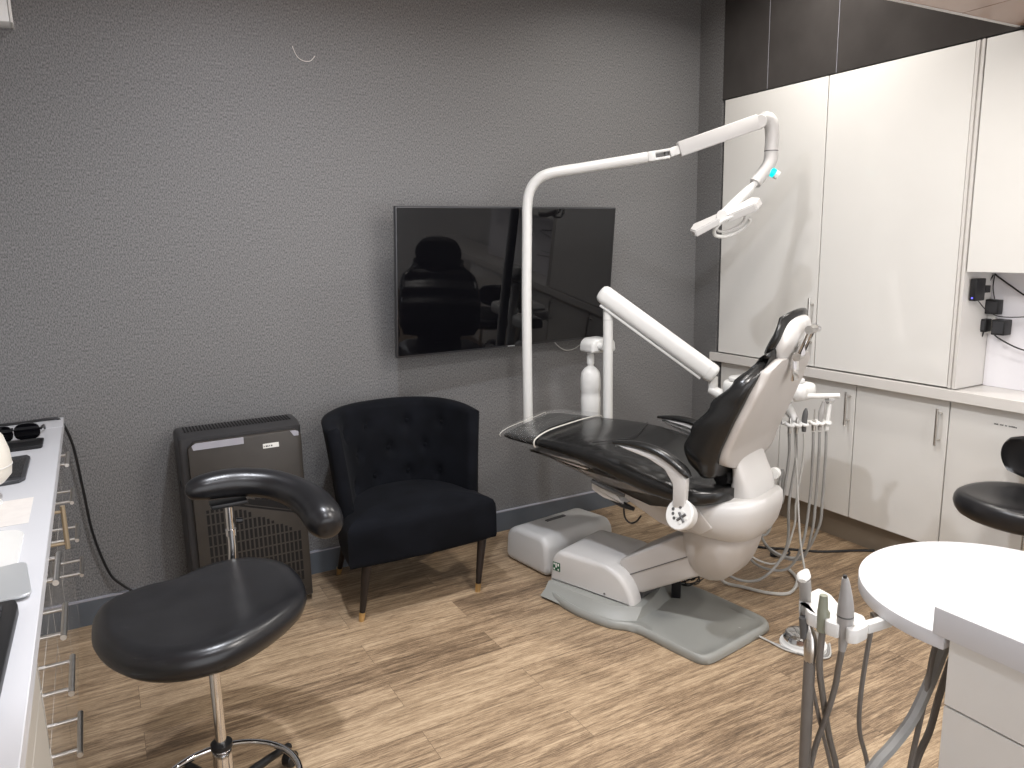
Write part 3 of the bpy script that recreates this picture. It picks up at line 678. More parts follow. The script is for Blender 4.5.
for z, a in ((1.140, 1.372), (1.240, 1.412)):
    fin('pivot_knob', LA([(0.001, 0), (0.015, 0), (0.015, 0.055), (0.001, 0.055)], (a, -0.066, z), (0, 1, 0), 20), 'steel', br)
bm = newbm(); tube(bm, [(1.412, -0.01, 1.244), (1.415, 0.02, 1.238), (1.412, 0.035, 1.230)], [0.014, 0.012, 0.008], 10); fin('release_grip', bm, 'chrome', br)
# armrests
def armrest(s, name='armrest'):
    b = -0.315 if s < 0 else 0.315
    P = [(0.765, b, 0.785), (0.86, b, 0.795), (0.95, b, 0.785), (1.02, b, 0.760), (1.075, b, 0.725), (1.095, b, 0.705)] if s < 0 else [(0.60, b, 0.745), (0.70, b, 0.752), (0.80, b, 0.742), (0.90, b, 0.716), (0.98, b, 0.685)]
    rad = [0.010, 0.020, 0.024, 0.026, 0.024, 0.014] if s < 0 else [0.010, 0.020, 0.024, 0.024, 0.016]
    bm = newbm(); tube(bm, P, rad, 14, 8, 0.62); pad = fin('armrest_pad', bm, 'vinyl')
    if s < 0:
        prof_prism('armrest_support', rounded([(0.775, 0.778), (0.87, 0.780), (0.96, 0.770), (1.03, 0.742), (1.09, 0.700), (1.085, 0.58), (1.035, 0.58), (1.035, 0.67), (1.00, 0.720), (0.93, 0.750), (0.85, 0.766)], 0.01), b - 0.014, b + 0.014, 'shell', 0.005, 2)
    else:
        prof_prism('armrest_support', rounded([(0.62, 0.738), (0.76, 0.740), (0.90, 0.708), (0.98, 0.676), (1.10, 0.56), (1.04, 0.56), (0.93, 0.66), (0.84, 0.700), (0.74, 0.722)], 0.01), b - 0.014, b + 0.014, 'shell', 0.005, 2)
armrest(-1); armrest(1)
# touch pad on the near side
dc = Vector((1.068, -0.335, 0.563)); dn = Vector((-0.16, -0.90, 0.40)).normalized()
pad = fin('control_pad', LA([(0.001, -0.045), (0.050, -0.045), (0.060, -0.006), (0.060, 0.0), (0.056, 0.004), (0.001, 0.0045)], dc, dn, 36), 'white')
px_ = dn.cross(Vector((0, 0, 1))).normalized() * -1; py_ = dn.cross(px_).normalized()
if py_.z < 0: py_ = -py_
if px_.x < 0: px_ = -px_
def dot(u, v, r, m, name):
    fin(name, LA([(0.0005, 0.0035), (r, 0.0035), (r, 0.0062), (0.0005, 0.0066)], dc + px_ * u + py_ * v, dn, 12), m, pad)
dot(-0.020, 0.026, 0.0055, 'yellow', 'yellow_button')
for u, v in ((0.000, 0.026), (-0.029, 0.012), (-0.024, -0.004), (-0.014, -0.019)): dot(u, v, 0.006, 'dim_grey', 'button')
bm = newbm()
for k in range(2):
    d1 = (px_ * math.cos(R(45 + 90 * k)) + py_ * math.sin(R(45 + 90 * k)))
    tube(bm, [dc + px_ * 0.016 - py_ * 0.008 + dn * 0.0045 - d1 * 0.021, dc + px_ * 0.016 - py_ * 0.008 + dn * 0.0045 + d1 * 0.021], 0.0055, 8, 0, 1.0)
fin('joystick_cross', bm, 'dim_grey', pad)
for k in range(4):
    a = R(90 * k); dot(0.016 + 0.021 * math.cos(a), -0.008 + 0.021 * math.sin(a), 0.0055, 'label', 'arrow_button')
bm = newbm()
for k in range(7): tube(bm, [dc + px_ * (-0.018 + 0.005 * k) + py_ * 0.043 + dn * 0.0044, dc + px_ * (-0.0145 + 0.005 * k) + py_ * 0.043 + dn * 0.0044], 0.0011, 5, 0)
fin('pad_print', bm, 'dim_grey', pad)
# ================================================================ FLOOR BOX at the foot end
t = thing('junction_box', 'low grey rounded floor box beyond the treatment chair base', 'floor box', G(0.155, 0.0, 0), R(-82))
TM = MW[t.name]
bm = newbm(); rings = []
prof = rounded([(-0.195, 0.0), (-0.165, 0.165), (-0.09, 0.205), (0.0, 0.218), (0.09, 0.205), (0.165, 0.165), (0.180, 0.0)], 0.04)
# wide face towards the left, arched along the local x; swept across y
prism(bm, rounded([(-0.17, 0.0), (-0.155, 0.145), (-0.10, 0.182), (0.12, 0.192), (0.155, 0.155), (0.165, 0.0)], 0.045), -0.115, 0.325, 'y', 0.028, 4)
finish('cover', bm, M['grey_light'], t, local=True, smooth=50)
finish('vent_slot', B(-0.05, -0.03, 0.05, 0.17, 0.1850, 0.1895), M['dim_grey'], t, local=True)
# ================================================================ CABLE BUNDLE behind the lift arm
random.seed(11)
bm = newbm(); c = G(0.88, 0.13, 0.0); pts = []
for k in range(26):
    a = k * 1.9; r = 0.04 + 0.03 * random.random(); pts.append((c.x + r * math.cos(a), c.y + r * math.sin(a), 0.03 + 0.12 * random.random()))
tube(bm, pts, 0.0028, 6, 6)
tag(finish('cable_bundle', bm, M['black']), 'tangled dark cables bunched on floor behind the chair lift arm', 'cables')
t = thing('power_supply', 'small black box with white label amid tangled cables', 'power supply', G(0.86, 0.04, 0.0), CR + R(25))
finish('body', B(-0.045, 0.045, -0.03, 0.03, 0.20, 0.235, bev=0.005), M['black'], t, local=True)
finish('label_plate', B(-0.005, 0.03, -0.02, 0.01, 0.2352, 0.2362), M['label'], t, local=True)
finish('stand', B(-0.02, 0.02, -0.015, 0.015, 0.0, 0.199, bev=0.003), M['black'], t, local=True)
# ================================================================ TREATMENT LIGHT on its pole
t = thing('dental_light', 'white overhead treatment lamp on tall bent pole with hinged arm', 'dental light', (1.86, -0.25, 0.6))
J = Vector((2.42, -0.66, 1.942))
p0 = Vector((1.872, -0.25, 0.60))
finish('pole', T([p0, (1.875, -0.25, 1.2), (1.886, -0.25, 1.62), (1.888, -0.252, 1.72), (1.897, -0.262, 1.79), (1.925, -0.285, 1.842), (1.975, -0.325, 1.872), (2.10, -0.418, 1.892), (2.26, -0.54, 1.917), (2.34, -0.60, 1.930)], 0.0245, 20), M['white'], t)
finish('pole_collar', LA([(0.0228, 0), (0.0232, 0.001), (0.0232, 0.004), (0.0228, 0.005)], (1.876, -0.25, 1.252), seg=24), M['grey_light'], t)
finish('mount_arm', T([(1.872, -0.25, 0.625), (2.0, -0.42, 0.615), (2.07, -0.60, 0.60), (2.08, -0.80, 0.575)], 0.018, 12), M['shell'], t)
dirn = (J - Vector((2.26, -0.54, 1.917))).normalized(); sd = dirn.cross(Vector((0, 0, 1))).normalized(); up_ = sd.cross(dirn)
def obox(bm, a, b, w, h, bev=0.004):
    """box along segment a-b with width w (sideways) and height h"""
    a, b = Vector(a), Vector(b); d = (b - a); L = d.length; d.normalize(); s = d.cross(Vector((0, 0, 1))).normalized(); u = s.cross(d)
    tmp = newbm(); box(tmp, 0, L, -w / 2, w / 2, -h / 2, h / 2, bev=bev)
    for v in tmp.verts: x, y, z = v.co; v.co = a + d * x + s * y + u * z
    me = bpy.data.meshes.new('tmp'); tmp.to_mesh(me); tmp.free(); bm.from_mesh(me); bpy.data.meshes.remove(me); return bm
bm = newbm(); e = Vector((2.34, -0.60, 1.930)); obox(bm, e, e + dirn * 0.035, 0.05, 0.044); obox(bm, e + dirn * 0.03 + up_ * 0.016, e + dirn * 0.10 + up_ * 0.016, 0.042, 0.012, 0.003); obox(bm, e + dirn * 0.03 - up_ * 0.016, e + dirn * 0.10 - up_ * 0.016, 0.042, 0.012, 0.003)
finish('elbow_fork', bm, M['white'], t)
jc = e + dirn * 0.085
finish('elbow_pin', LA([(0.001, -0.022), (0.012, -0.022), (0.012, 0.022), (0.001, 0.022)], jc, (0, 0, 1), 16), M['dim_grey'], t)
E1 = Vector((2.785, -0.855, 2.078)); a0 = jc + (E1 - jc).normalized() * 0.015
bm = newbm(); obox(bm, a0, a0 + (E1 - jc).normalized() * 0.045, 0.036, 0.040); finish('elbow_block', bm, M['white'], t)
a1 = a0 + (E1 - jc).normalized() * 0.045
bm = newbm(); obox(bm, a1, E1 - (E1 - jc).normalized() * 0.01, 0.050, 0.068, 0.005); finish('spring_arm', bm, M['shell'], t)
finish('shoulder_cap', LA([(0.001, -0.026), (0.028, -0.026), (0.031, -0.02), (0.031, 0.02), (0.028, 0.026), (0.001, 0.026)], E1 - Vector((0.0, 0, 0.004)), sd, 20), M['shell'], t)
yoke = finish('yoke', T([E1 + Vector((0.01, -0.005, 0.018)), (2.838, -0.865, 2.082), (2.853, -0.87, 2.03), (2.852, -0.87, 1.95), (2.846, -0.87, 1.895), (2.815, -0.865, 1.852), (2.765, -0.86, 1.80)], [0.026, 0.033, 0.032, 0.031, 0.031, 0.030, 0.028], 16), M['shell'], t)
finish('yoke_ring', LA([(0.0312, 0), (0.0322, 0.001), (0.0322, 0.003), (0.0312, 0.004)], (2.852, -0.87, 1.945), (0, 0, 1), 24), M['dim_grey'], yoke)
kn = Vector((2.850, -0.885, 1.848)); kd = Vector((0.62, -0.40, -0.45)).normalized()
finish('glow_ring', LA([(0.001, -0.022), (0.021, -0.022), (0.021, 0.010), (0.001, 0.010)], kn, kd, 20), M['cyan'], yoke)
finish('switch_cap', LA([(0.001, 0.0105), (0.020, 0.0105), (0.020, 0.030), (0.001, 0.031)], kn, kd, 20), M['white'], yoke)
finish('neck', T([(2.765, -0.86, 1.80), (2.745, -0.857, 1.782), (2.73, -0.855, 1.768), (2.66, -0.85, 1.714), (2.585, -0.85, 1.658)], [0.015, 0.016, 0.021, 0.024, 0.024], 14), M['white'], t)
hc = Vector((2.573, -0.85, 1.652))
hub = finish('head_hub', LA([(0.001, -0.030), (0.024, -0.030), (0.026, -0.024), (0.026, 0.024), (0.024, 0.030), (0.001, 0.030)], hc, (-0.70, -0.71, 0.0), 22), M['white'], t)
hd = Vector((0.64, -0.62, 0.42)).normalized(); hs_ = Vector((0.60, 0.72, 0.28)).normalized(); hu = hd.cross(hs_).normalized()
if hu.z < 0: hu = -hu
def head_plate(bm, s0, s1, w0, w1, th, off):
    P = [(s0, -w0), (s1, -w1), (s1 + (0.03 if s1 > 0 else -0.02), 0), (s1, w1), (s0, w0)]
    top = [hc + hd * s + hs_ * w + hu * (off + th / 2) for s, w in P]; bot = [hc + hd * s + hs_ * w + hu * (off - th / 2) for s, w in P]
    a = [bm.verts.new(p) for p in top]; b = [bm.verts.new(p) for p in bot]; n = len(P)
    bm.faces.new(a); bm.faces.new(b[::-1])
    for i in range(n): bm.faces.new((a[i], b[i], b[(i + 1) % n], a[(i + 1) % n]))
    es = bm.edges[:]; bmesh.ops.bevel(bm, geom=es, offset=0.005, segments=2, affect='EDGES'); return bm
finish('lamp_head', head_plate(newbm(), 0.015, 0.150, 0.040, 0.062, 0.036, -0.016), M['shell'], t)
lh = finish('lamp_head', head_plate(newbm(), -0.015, -0.135, 0.040, 0.060, 0.032, -0.006), M['shell'], t)
hw_ = (Vector((0.70, 0.71, 0.0)) * 0.72 - hu * 0.69).normalized(); hr = []
for k in range(29):
    a = R(10 + 300 * k / 28); hr.append(hc + hd * (0.022 + 0.085 * math.cos(a)) + hw_ * (0.064 * math.sin(a)) - hu * 0.062)
finish('loop_handle', T(hr, 0.0085, 10, 2), M['white'], t)
hr = [hc + hd * (0.022 + 0.066 * math.cos(R(a))) + hw_ * (0.045 * math.sin(R(a))) - hu * 0.050 for a in range(0, 270, 15)]
finish('inner_ring', T(hr, 0.0055, 8, 2), M['shell'], t)
# ================================================================ DELIVERY UNIT
t = thing('delivery_unit', 'white instrument delivery unit on post and thick slanting arm', 'delivery unit', (2.13, -0.55, 0.58))
finish('post', T([(2.150, -0.55, 0.585), (2.150, -0.55, 0.9), (2.150, -0.55, 1.285)], 0.0235, 20, 0), M['white'], t)
finish('post_collar', LA([(0.0237, 0), (0.0243, 0.001), (0.0243, 0.004), (0.0237, 0.005)], (2.150, -0.55, 1.178), seg=24), M['grey_light'], t)
finish('mount_arm', T([(2.135, -0.55, 0.60), (2.10, -0.68, 0.585), (2.08, -0.85, 0.56)], 0.018, 12), M['shell'], t)
ua, ub = Vector((2.135, -0.545, 1.298)), Vector((2.505, -0.885, 0.930)); ud = (ub - ua).normalized()
bm = newbm(); s_ = ud.cross(Vector((0, 0, 1))).normalized(); u_ = s_.cross(ud)
rings = []
for k, g in ((-0.030, 0.30), (-0.026, 0.70), (-0.014, 0.92), (0.0, 1.0), (0.1, 1.0), (0.3, 1.0), ((ub - ua).length - 0.025, 1.0)):
    rings.append([ua + ud * k + s_ * x + u_ * y for x, y in superell(32, 2.6, 0.039 * g, 0.044 * g)])
loft(bm, rings); am = finish('spring_arm', bm, M['white'], t, smooth=50)
L_ = (ub - ua).length
bm = newbm(); loft(bm, [[ua + ud * k + s_ * x + u_ * y for x, y in superell(32, 2.6, 0.040 * g, 0.045 * g)] for k, g in ((L_ - 0.0245, 1.0), (L_ + 0.0, 1.0), (L_ + 0.012, 0.90), (L_ + 0.018, 0.6))]); finish('arm_end_cap', bm, M['white'], am, smooth=50)
bm = newbm(); obox(bm, ua + ud * 0.01 - u_ * 0.050, ua + ud * (L_ - 0.03) - u_ * 0.050, 0.05, 0.012, 0.004); finish('arm_underside_strip', bm, M['grey_light'], am)
finish('elbow_pivot', LA([(0.001, 0), (0.022, 0), (0.022, 0.075), (0.001, 0.075)], (2.512, -0.885, 0.838), seg=20), M['white'], t)
finish('elbow_arm', T([(2.510, -0.875, 0.855), (2.525, -0.92, 0.835), (2.56, -1.00, 0.828), (2.62, -1.08, 0.835)], [0.026, 0.027, 0.026, 0.024], 14, 8, 0.9), M['white'], t)
hx, hy = 2.615, -1.125
bm = newbm(); rings = []
for z, g in ((0.845, 0.90), (0.850, 0.97), (0.862, 1.0), (0.885, 1.0), (0.905, 0.985), (0.913, 0.95)):
    rings.append([(hx + x * g, hy + y * g, z) for x, y in rrect(0.30, 0.32, 0.05)])
bm = loft(bm, rings); hdm = finish('control_head', bm, M['white'], t, smooth=50)
finish('tray', loft(newbm(), [[(2.615 + x * g, -1.11 + y * g, z) for x, y in rrect(0.26, 0.26, 0.05)] for z, g in ((0.9135, 0.96), (0.917, 1.0), (0.928, 1.0), (0.931, 0.98))]), M['grey_light'], t, smooth=50)
finish('side_knob', LA([(0.001, 0), (0.030, 0), (0.040, 0.012), (0.036, 0.035), (0.02, 0.05), (0.001, 0.052)], (2.615, -1.270, 0.888), (0.15, -1, 0.15), 20), M['white'], t)
finish('pull_handle', T([(2.645, -1.30, 0.874), (2.70, -1.335, 0.874), (2.77, -1.375, 0.874)], 0.011, 14, 0), M['white'], t)
hb = finish('holder_bar', T([(2.56, -1.255, 0.758), (2.60, -1.275, 0.757), (2.65, -1.292, 0.756), (2.70, -1.308, 0.756), (2.745, -1.322, 0.757)], 0.009, 12), M['white'], t)
finish('holder_link', T([(2.60, -1.20, 0.852), (2.605, -1.25, 0.81), (2.61, -1.285, 0.765)], [0.024, 0.022, 0.014], 12), M['white'], t)
HP = []
for k in range(6):
    x = (2.575, 2.605, 2.637, 2.684, 2.711, 2.742)[k]; y = (-1.270, -1.283, -1.294, -1.306, -1.316, -1.326)[k]
    finish('instrument_cradle', T([(x - 0.011, y - 0.006, 0.757), (x - 0.010, y - 0.024, 0.752), (x, y - 0.031, 0.750), (x + 0.010, y - 0.024, 0.752), (x + 0.011, y - 0.004, 0.757)], 0.0075, 10, 4), M['white'], t)
    HP.append((x, y - 0.016))
HN = ['leftmost handpiece on the delivery unit, half hidden by the backrest', 'second handpiece from left on delivery unit holder', 'dark-bodied handpiece third from left on delivery unit holder', 'thin-tipped instrument alone beside the gap in the holder', 'tilted grey handpiece fifth from left on delivery unit holder', 'rightmost handpiece with chrome head on delivery unit holder']
# hoses: down from the cradle, loop near the floor, back up under the unit
low = [(2.44, -1.32, 0.30, 0.30, 0.0), (2.50, -1.33, 0.09, 0.10, 0), (2.60, -1.36, 0.06, 0.10, 0), (2.70, -1.34, 0.12, 0.14, 0), (2.80, -1.33, 0.24, 0.14, 0), (2.82, -1.33, 0.20, 0.2, 0)]
for k, (x, y) in enumerate(HP):
    t2 = thing('dental_handpiece', HN[k], 'handpiece', (x, y, 0.74), group=None)
    if k in (0, 1): finish('body', T([(x, y, 0.715), (x, y, 0.755), (x + 0.002, y, 0.785)], [0.008, 0.008, 0.005], 10), M['steel'], t2)
    elif k == 2: finish('body', T([(x, y, 0.72), (x, y, 0.76), (x + 0.004, y, 0.80), (x + 0.008, y, 0.822)], [0.009, 0.012, 0.011, 0.004], 12), M['dim_grey'], t2)
    elif k == 3: finish('body', T([(x, y, 0.72), (x, y, 0.765), (x, y, 0.768), (x, y, 0.815)], [0.009, 0.009, 0.003, 0.0028], 10, 0), M['steel'], t2)
    elif k == 4: finish('body', T([(x, y, 0.72), (x, y, 0.758), (x + 0.006, y, 0.80), (x + 0.016, y, 0.845)], [0.008, 0.009, 0.013, 0.007], 12), M['piece'], t2)
    else:
        bd_ = finish('body', T([(x, y, 0.72), (x + 0.004, y, 0.78), (x + 0.012, y, 0.835)], [0.010, 0.011, 0.010], 12), M['white'], t2)
        finish('head', T([(x - 0.004, y, 0.850), (x + 0.028, y, 0.848)], 0.013, 12, 0), M['chrome'], bd_)
    zz = [0.45, 0.075, 0.17, 0.09, 0.14, 0.16][k]
    back = Vector([(2.52, -1.15, 0.86), (2.52, -1.12, 0.84), (2.56, -1.05, 0.84), (2.58, -1.02, 0.84), (2.62, -1.05, 0.84), (2.66, -1.02, 0.84)][k])
    lowx = [2.50, 2.46, 2.58, 2.63, 2.73, 2.72][k]
    mid = [(x, y, 0.712), (x + 0.004, y, 0.60), (x + (0.012 if k > 2 else -0.015), y + 0.01, 0.40), (x - 0.01 + (0.02 if k > 3 else 0), y + 0.02, zz + 0.10), (lowx, -1.25, zz * 0.55 + 0.01), (lowx - 0.12, -1.16, zz * 0.8 + 0.03), (lowx - 0.16, -1.11, zz + 0.22), (back.x - 0.05, back.y - 0.02, 0.62), tuple(back)]
    finish('hose', T(mid, 0.0062 if k != 2 else 0.0045, 8, 8), M['hose'] if k not in (2,) else M['hose_light'], t2)
# extra white hose going to the floor with a valve end
t2 = thing('suction_hose', 'thin white hose hanging to floor with a white valve end', 'hose', (2.62, -1.42, 0.02))
finish('tube', T([(2.60, -1.29, 0.745), (2.61, -1.31, 0.50), (2.60, -1.35, 0.25), (2.585, -1.40, 0.10), (2.572, -1.42, 0.03)], 0.0045, 8), M['hose_light'], t2)
finish('valve_end', T([(2.575, -1.395, 0.022), (2.57, -1.42, 0.024), (2.56, -1.45, 0.02)], [0.008, 0.012, 0.006], 10), M['white'], t2)
# floor cables
cord('floor_hose', [(2.30, -1.14, 0.30), (2.32, -1.13, 0.12), (2.37, -1.13, 0.02), (2.42, -1.20, 0.009), (2.47, -1.30, 0.009), (2.55, -1.35, 0.009), (2.68, -1.28, 0.009), (2.74, -1.18, 0.009)], 0.0075, 'pale grey hose lying in a curve on floor behind chair', 'hose_light', cat='hose')
cord('floor_cable', [(2.74, -0.80, 0.006), (2.84, -0.93, 0.006), (2.93, -1.01, 0.006), (3.02, -1.10, 0.006), (3.10, -1.15, 0.006), (3.20, -1.20, 0.006), (3.27, -1.25, 0.008)], 0.006, 'black cable running on floor to the cupboard plinth')
cord('floor_cable', [(2.84, -0.99, 0.006), (2.80, -1.04, 0.012), (2.84, -1.08, 0.018), (2.90, -1.04, 0.012), (2.86, -0.99, 0.018), (2.80, -1.02, 0.006), (2.82, -1.07, 0.012)], 0.005, 'small coil of black cable on floor below handpieces')
cord('floor_cable', [(2.45, -1.02, 0.01), (2.55, -1.04, 0.006), (2.60, -1.00, 0.03), (2.57, -0.96, 0.05), (2.52, -0.98, 0.03), (2.50, -1.02, 0.006)], 0.005, 'black cable loop on floor close behind the chair pedestal')
# ================================================================ WATER BOTTLE
t = thing('water_bottle', 'white plastic water bottle hanging from the capped holder by the post', 'bottle', (2.115, -0.42, 0.60))
bx, by = 2.140, -0.418
finish('bottle_body', LA([(0.001, 0.655), (0.040, 0.657), (0.0485, 0.675), (0.0495, 0.78), (0.0475, 0.786), (0.0475, 0.814), (0.050, 0.820), (0.050, 0.875), (0.046, 0.908), (0.031, 0.928), (0.015, 0.940), (0.015, 0.965), (0.001, 0.965)], (bx, by, 0), seg=32), M['white'], t)
finish('bottle_cap', LA([(0.001, 0.952), (0.0185, 0.952), (0.0185, 0.990), (0.012, 1.014), (0.001, 1.014)], (bx, by, 0), seg=24), M['white'], t)
bm = newbm(); prism(bm, rounded([(2.100, 1.012), (2.103, 1.058), (2.128, 1.080), (2.205, 1.082), (2.240, 1.066), (2.246, 1.012)], 0.014), -0.490, -0.375, 'y', 0.012, 3)
finish('holder_cap', bm, M['white'], t)
finish('holder_arm', T([(2.145, -0.46, 1.045), (2.149, -0.525, 1.045)], 0.018, 12, 0), M['white'], t)
# ================================================================ FOOT CONTROL
t = thing('foot_control', 'round chrome foot pedal on white plate on the floor', 'foot pedal', (2.26, -1.66, 0))
finish('plate', LA([(0.001, 0), (0.085, 0), (0.088, 0.004), (0.085, 0.010), (0.001, 0.012)], (2.262, -1.665, 0), seg=32), M['white'], t)
finish('dome', LA([(0.001, 0.0125), (0.070, 0.0125), (0.072, 0.030), (0.064, 0.042), (0.045, 0.048), (0.001, 0.050)], (2.262, -1.660, 0), seg=32), M['chrome'], t)
finish('top_button', LA([(0.001, 0.0502), (0.020, 0.0502), (0.018, 0.058), (0.001, 0.060)], (2.262, -1.660, 0), seg=24), M['grey'], t)
for k in range(3):
    cord('pedal_cable', [(2.13 + 0.01 * k, -1.46 - 0.012 * k, 0.012), (2.16, -1.56 - 0.012 * k, 0.006), (2.165 + 0.012 * k, -1.66 - 0.01 * k, 0.006), (2.20, -1.72 - 0.012 * k, 0.006), (2.262, -1.762 - 0.01 * k, 0.006), (2.32 + 0.012 * k, -1.72, 0.006)], 0.0035, ['innermost pale cable curving from base plate round the foot pedal', 'middle grey cable of the three curving round the foot pedal', 'outermost pale cable curving from base plate round the foot pedal'][k], 'hose_light' if k != 1 else 'hose', group='pedal cables')
# ================================================================ STOOLS
def stool(cx, cy, zseat, outline, label, rot=0, col_top=None, ring_r=0.19):
    t = thing('clinic_stool', label, 'stool', (cx, cy, 0))
    pts = [Vector((x, y, 0)) for x, y in cr([Vector((x, y)) for x, y in outline], 6, True)]
    mx = sum((p.x for p in pts)) / len(pts); my = sum((p.y for p in pts)) / len(pts)
    rings = []
    for dz, g in ((-0.085, 0.62), (-0.080, 0.80), (-0.066, 0.915), (-0.048, 0.975), (-0.028, 1.0), (-0.010, 0.99), (0.004, 0.955), (0.012, 0.90), (0.013, 0.80), (0.008, 0.62), (0.003, 0.35), (0.001, 0.08)):
        rings.append([(mx + (p.x - mx) * g, my + (p.y - my) * g, zseat + dz) for p in pts])
    finish('seat', loft(newbm(), rings), M['leather'], t, smooth=80)
    finish('seat_plate', B(cx - 0.03, cx + 0.03, cy - 0.03, cy + 0.03, zseat - 0.096, zseat - 0.080, bev=0.003), M['black'], t)
    finish('gas_column', LA([(0.001, 0.24), (0.014, 0.24), (0.014, zseat - 0.10), (0.001, zseat - 0.10)], (cx, cy, 0), seg=20), M['chrome'], t)
    sl = finish('column_sleeve', LA([(0.001, 0.06), (0.025, 0.06), (0.025, 0.238), (0.001, 0.238)], (cx, cy, 0), seg=24), M['chrome'], t)
    finish('sleeve_collar', LA([(0.001, 0.2385), (0.028, 0.2385), (0.028, 0.252), (0.015, 0.256), (0.001, 0.256)], (cx, cy, 0), seg=24), M['black'], sl)
    rg = finish('foot_ring', T([(cx + 0.195 * math.cos(R(a)), cy + 0.195 * math.sin(R(a)), 0.112) for a in range(0, 360, 15)], 0.0095, 12, 2, closed=True), M['chrome'], t)
    for k in range(5):
        a = R(72 * k + 18 + rot); d = Vector((math.cos(a), math.sin(a), 0)); c0_ = Vector((cx, cy, 0))
        lg = finish('leg', T([c0_ + d * 0.02 + Vector((0, 0, 0.105)), c0_ + d * 0.15 + Vector((0, 0, 0.088)), c0_ + d * 0.255 + Vector((0, 0, 0.068))], [0.018, 0.014, 0.012], 12, 4, 0.8), M['black'], t)
        p = c0_ + d * 0.255; s = d.cross(Vector((0, 0, 1)))
        finish('castor', LA([(0.001, -0.016), (0.020, -0.016), (0.024, -0.012), (0.024, 0.012), (0.020, 0.016), (0.001, 0.016)], p + Vector((0, 0, 0.0245)), s, 18), M['black'], lg)
    return t, sl
# left stool with wrap-around body arm
SX, SY = 0.178, -1.50
t, sl = stool(SX, SY, 0.580, [((x - 0.185) * 1.035 + 0.187, (y + 1.30) * 0.965 - 1.340) for x, y in [(-0.085, -1.24), (-0.055, -1.135), (0.035, -1.085), (0.13, -1.075), (0.235, -1.015), (0.35, -1.02), (0.435, -1.12), (0.455, -1.27), (0.425, -1.41), (0.335, -1.52), (0.21, -1.60), (0.09, -1.60), (-0.01, -1.53), (-0.075, -1.39)]],
             'black leather fan-shaped stool with curved body arm on chrome column, left foreground', rot=20)
finish('tilt_lever', T([(SX - 0.03, SY + 0.09, 0.486), (SX - 0.10, SY + 0.10, 0.472), (SX - 0.145, SY + 0.105, 0.460), (SX - 0.185, SY + 0.11, 0.450)], [0.006, 0.010, 0.021, 0.014], 12, 6, 0.45), M['black'], t)
finish('front_catch', B(-0.085, -0.060, -1.285, -1.250, 0.495, 0.522, bev=0.004), M['black'], t)
px0, py0 = 0.311, -1.045
pst = finish('arm_post', T([(px0 - 0.01, py0 + 0.0, 0.49), (px0, py0, 0.62), (px0, py0, 0.758)], 0.0125, 16, 0), M['chrome'], t)
finish('post_collar', LA([(0.0126, 0), (0.0165, 0.001), (0.0165, 0.022), (0.0126, 0.023)], (px0, py0, 0.655), seg=20), M['chrome'], pst)
finish('clamp_knob', T([(px0 + 0.018, py0, 0.70), (px0 + 0.038, py0 - 0.002, 0.698)], 0.010, 12, 0), M['black'], pst)
finish('arm_plate', B(px0 - 0.055, px0 + 0.055, py0 - 0.03, py0 + 0.03, 0.757, 0.771, bev=0.003), M['black'], t)
finish('post_foot', T([(px0 - 0.01, py0, 0.486), (0.26, -1.22, 0.482), (SX + 0.03, SY + 0.06, 0.484)], 0.014, 12, 0), M['black'], t)
armp = [(0.192, -1.055, 0.822), (0.200, -1.055, 0.823), (0.235, -1.045, 0.826), (0.30, -1.035, 0.825), (0.37, -1.035, 0.818), (0.45, -1.060, 0.802), (0.515, -1.120, 0.776), (0.548, -1.200, 0.748), (0.554, -1.268, 0.724), (0.552, -1.304, 0.712), (0.551, -1.314, 0.709)]
finish('body_arm', T(armp, [0.006, 0.026, 0.041, 0.047, 0.048, 0.050, 0.054, 0.060, 0.058, 0.038, 0.006], 22, 8, 0.95), M['leather'], t, smooth=80)
# right stool
RX, RY = 2.96, -2.06
t, sl = stool(RX - 0.02, RY - 0.02, 0.565, [((x - 3.0) * 1.03 + 2.965, (y + 2.02) * 1.06 - 2.055) for x, y in [(2.80, -1.98), (2.83, -1.88), (2.90, -1.82), (3.00, -1.81), (3.10, -1.84), (3.17, -1.92), (3.18, -2.04), (3.12, -2.16), (3.0, -2.22), (2.88, -2.20), (2.81, -2.10)]],
             'black leather stool with backrest at the right edge beyond the round table', rot=0)
F, K = [], []
bc = Vector((3.105, -2.07, 0.685)); bn_ = Vector((-0.75, 0.35, 0)).normalized(); bs = Vector((0.35, 0.75, 0)).normalized()
for i in range(15):
    u = -1 + 2 * i / 14; f, k_ = [], []
    for j in range(11):
        v = -1 + 2 * j / 10; x = u * math.sqrt(1 - 0.4 * v * v) * 0.19; s_ = v * math.sqrt(1 - 0.45 * u * u) * 0.085
        f.append(bc + bs * x + Vector((0, 0, s_)) + bn_ * (0.02 + 0.05 * u * u)); k_.append(bc + bs * x + Vector((0, 0, s_)) + bn_ * (-0.03 + 0.05 * u * u))
    F.append(f); K.append(k_)
finish('backrest', slab(newbm(), F, K, 0.015), M['leather'], t, smooth=80)
finish('backrest_bar', T([(RX, RY, 0.484), (3.08, -2.09, 0.474), (3.150, -2.10, 0.51), (3.155, -2.095, 0.66)], 0.010, 10), M['chrome'], t)
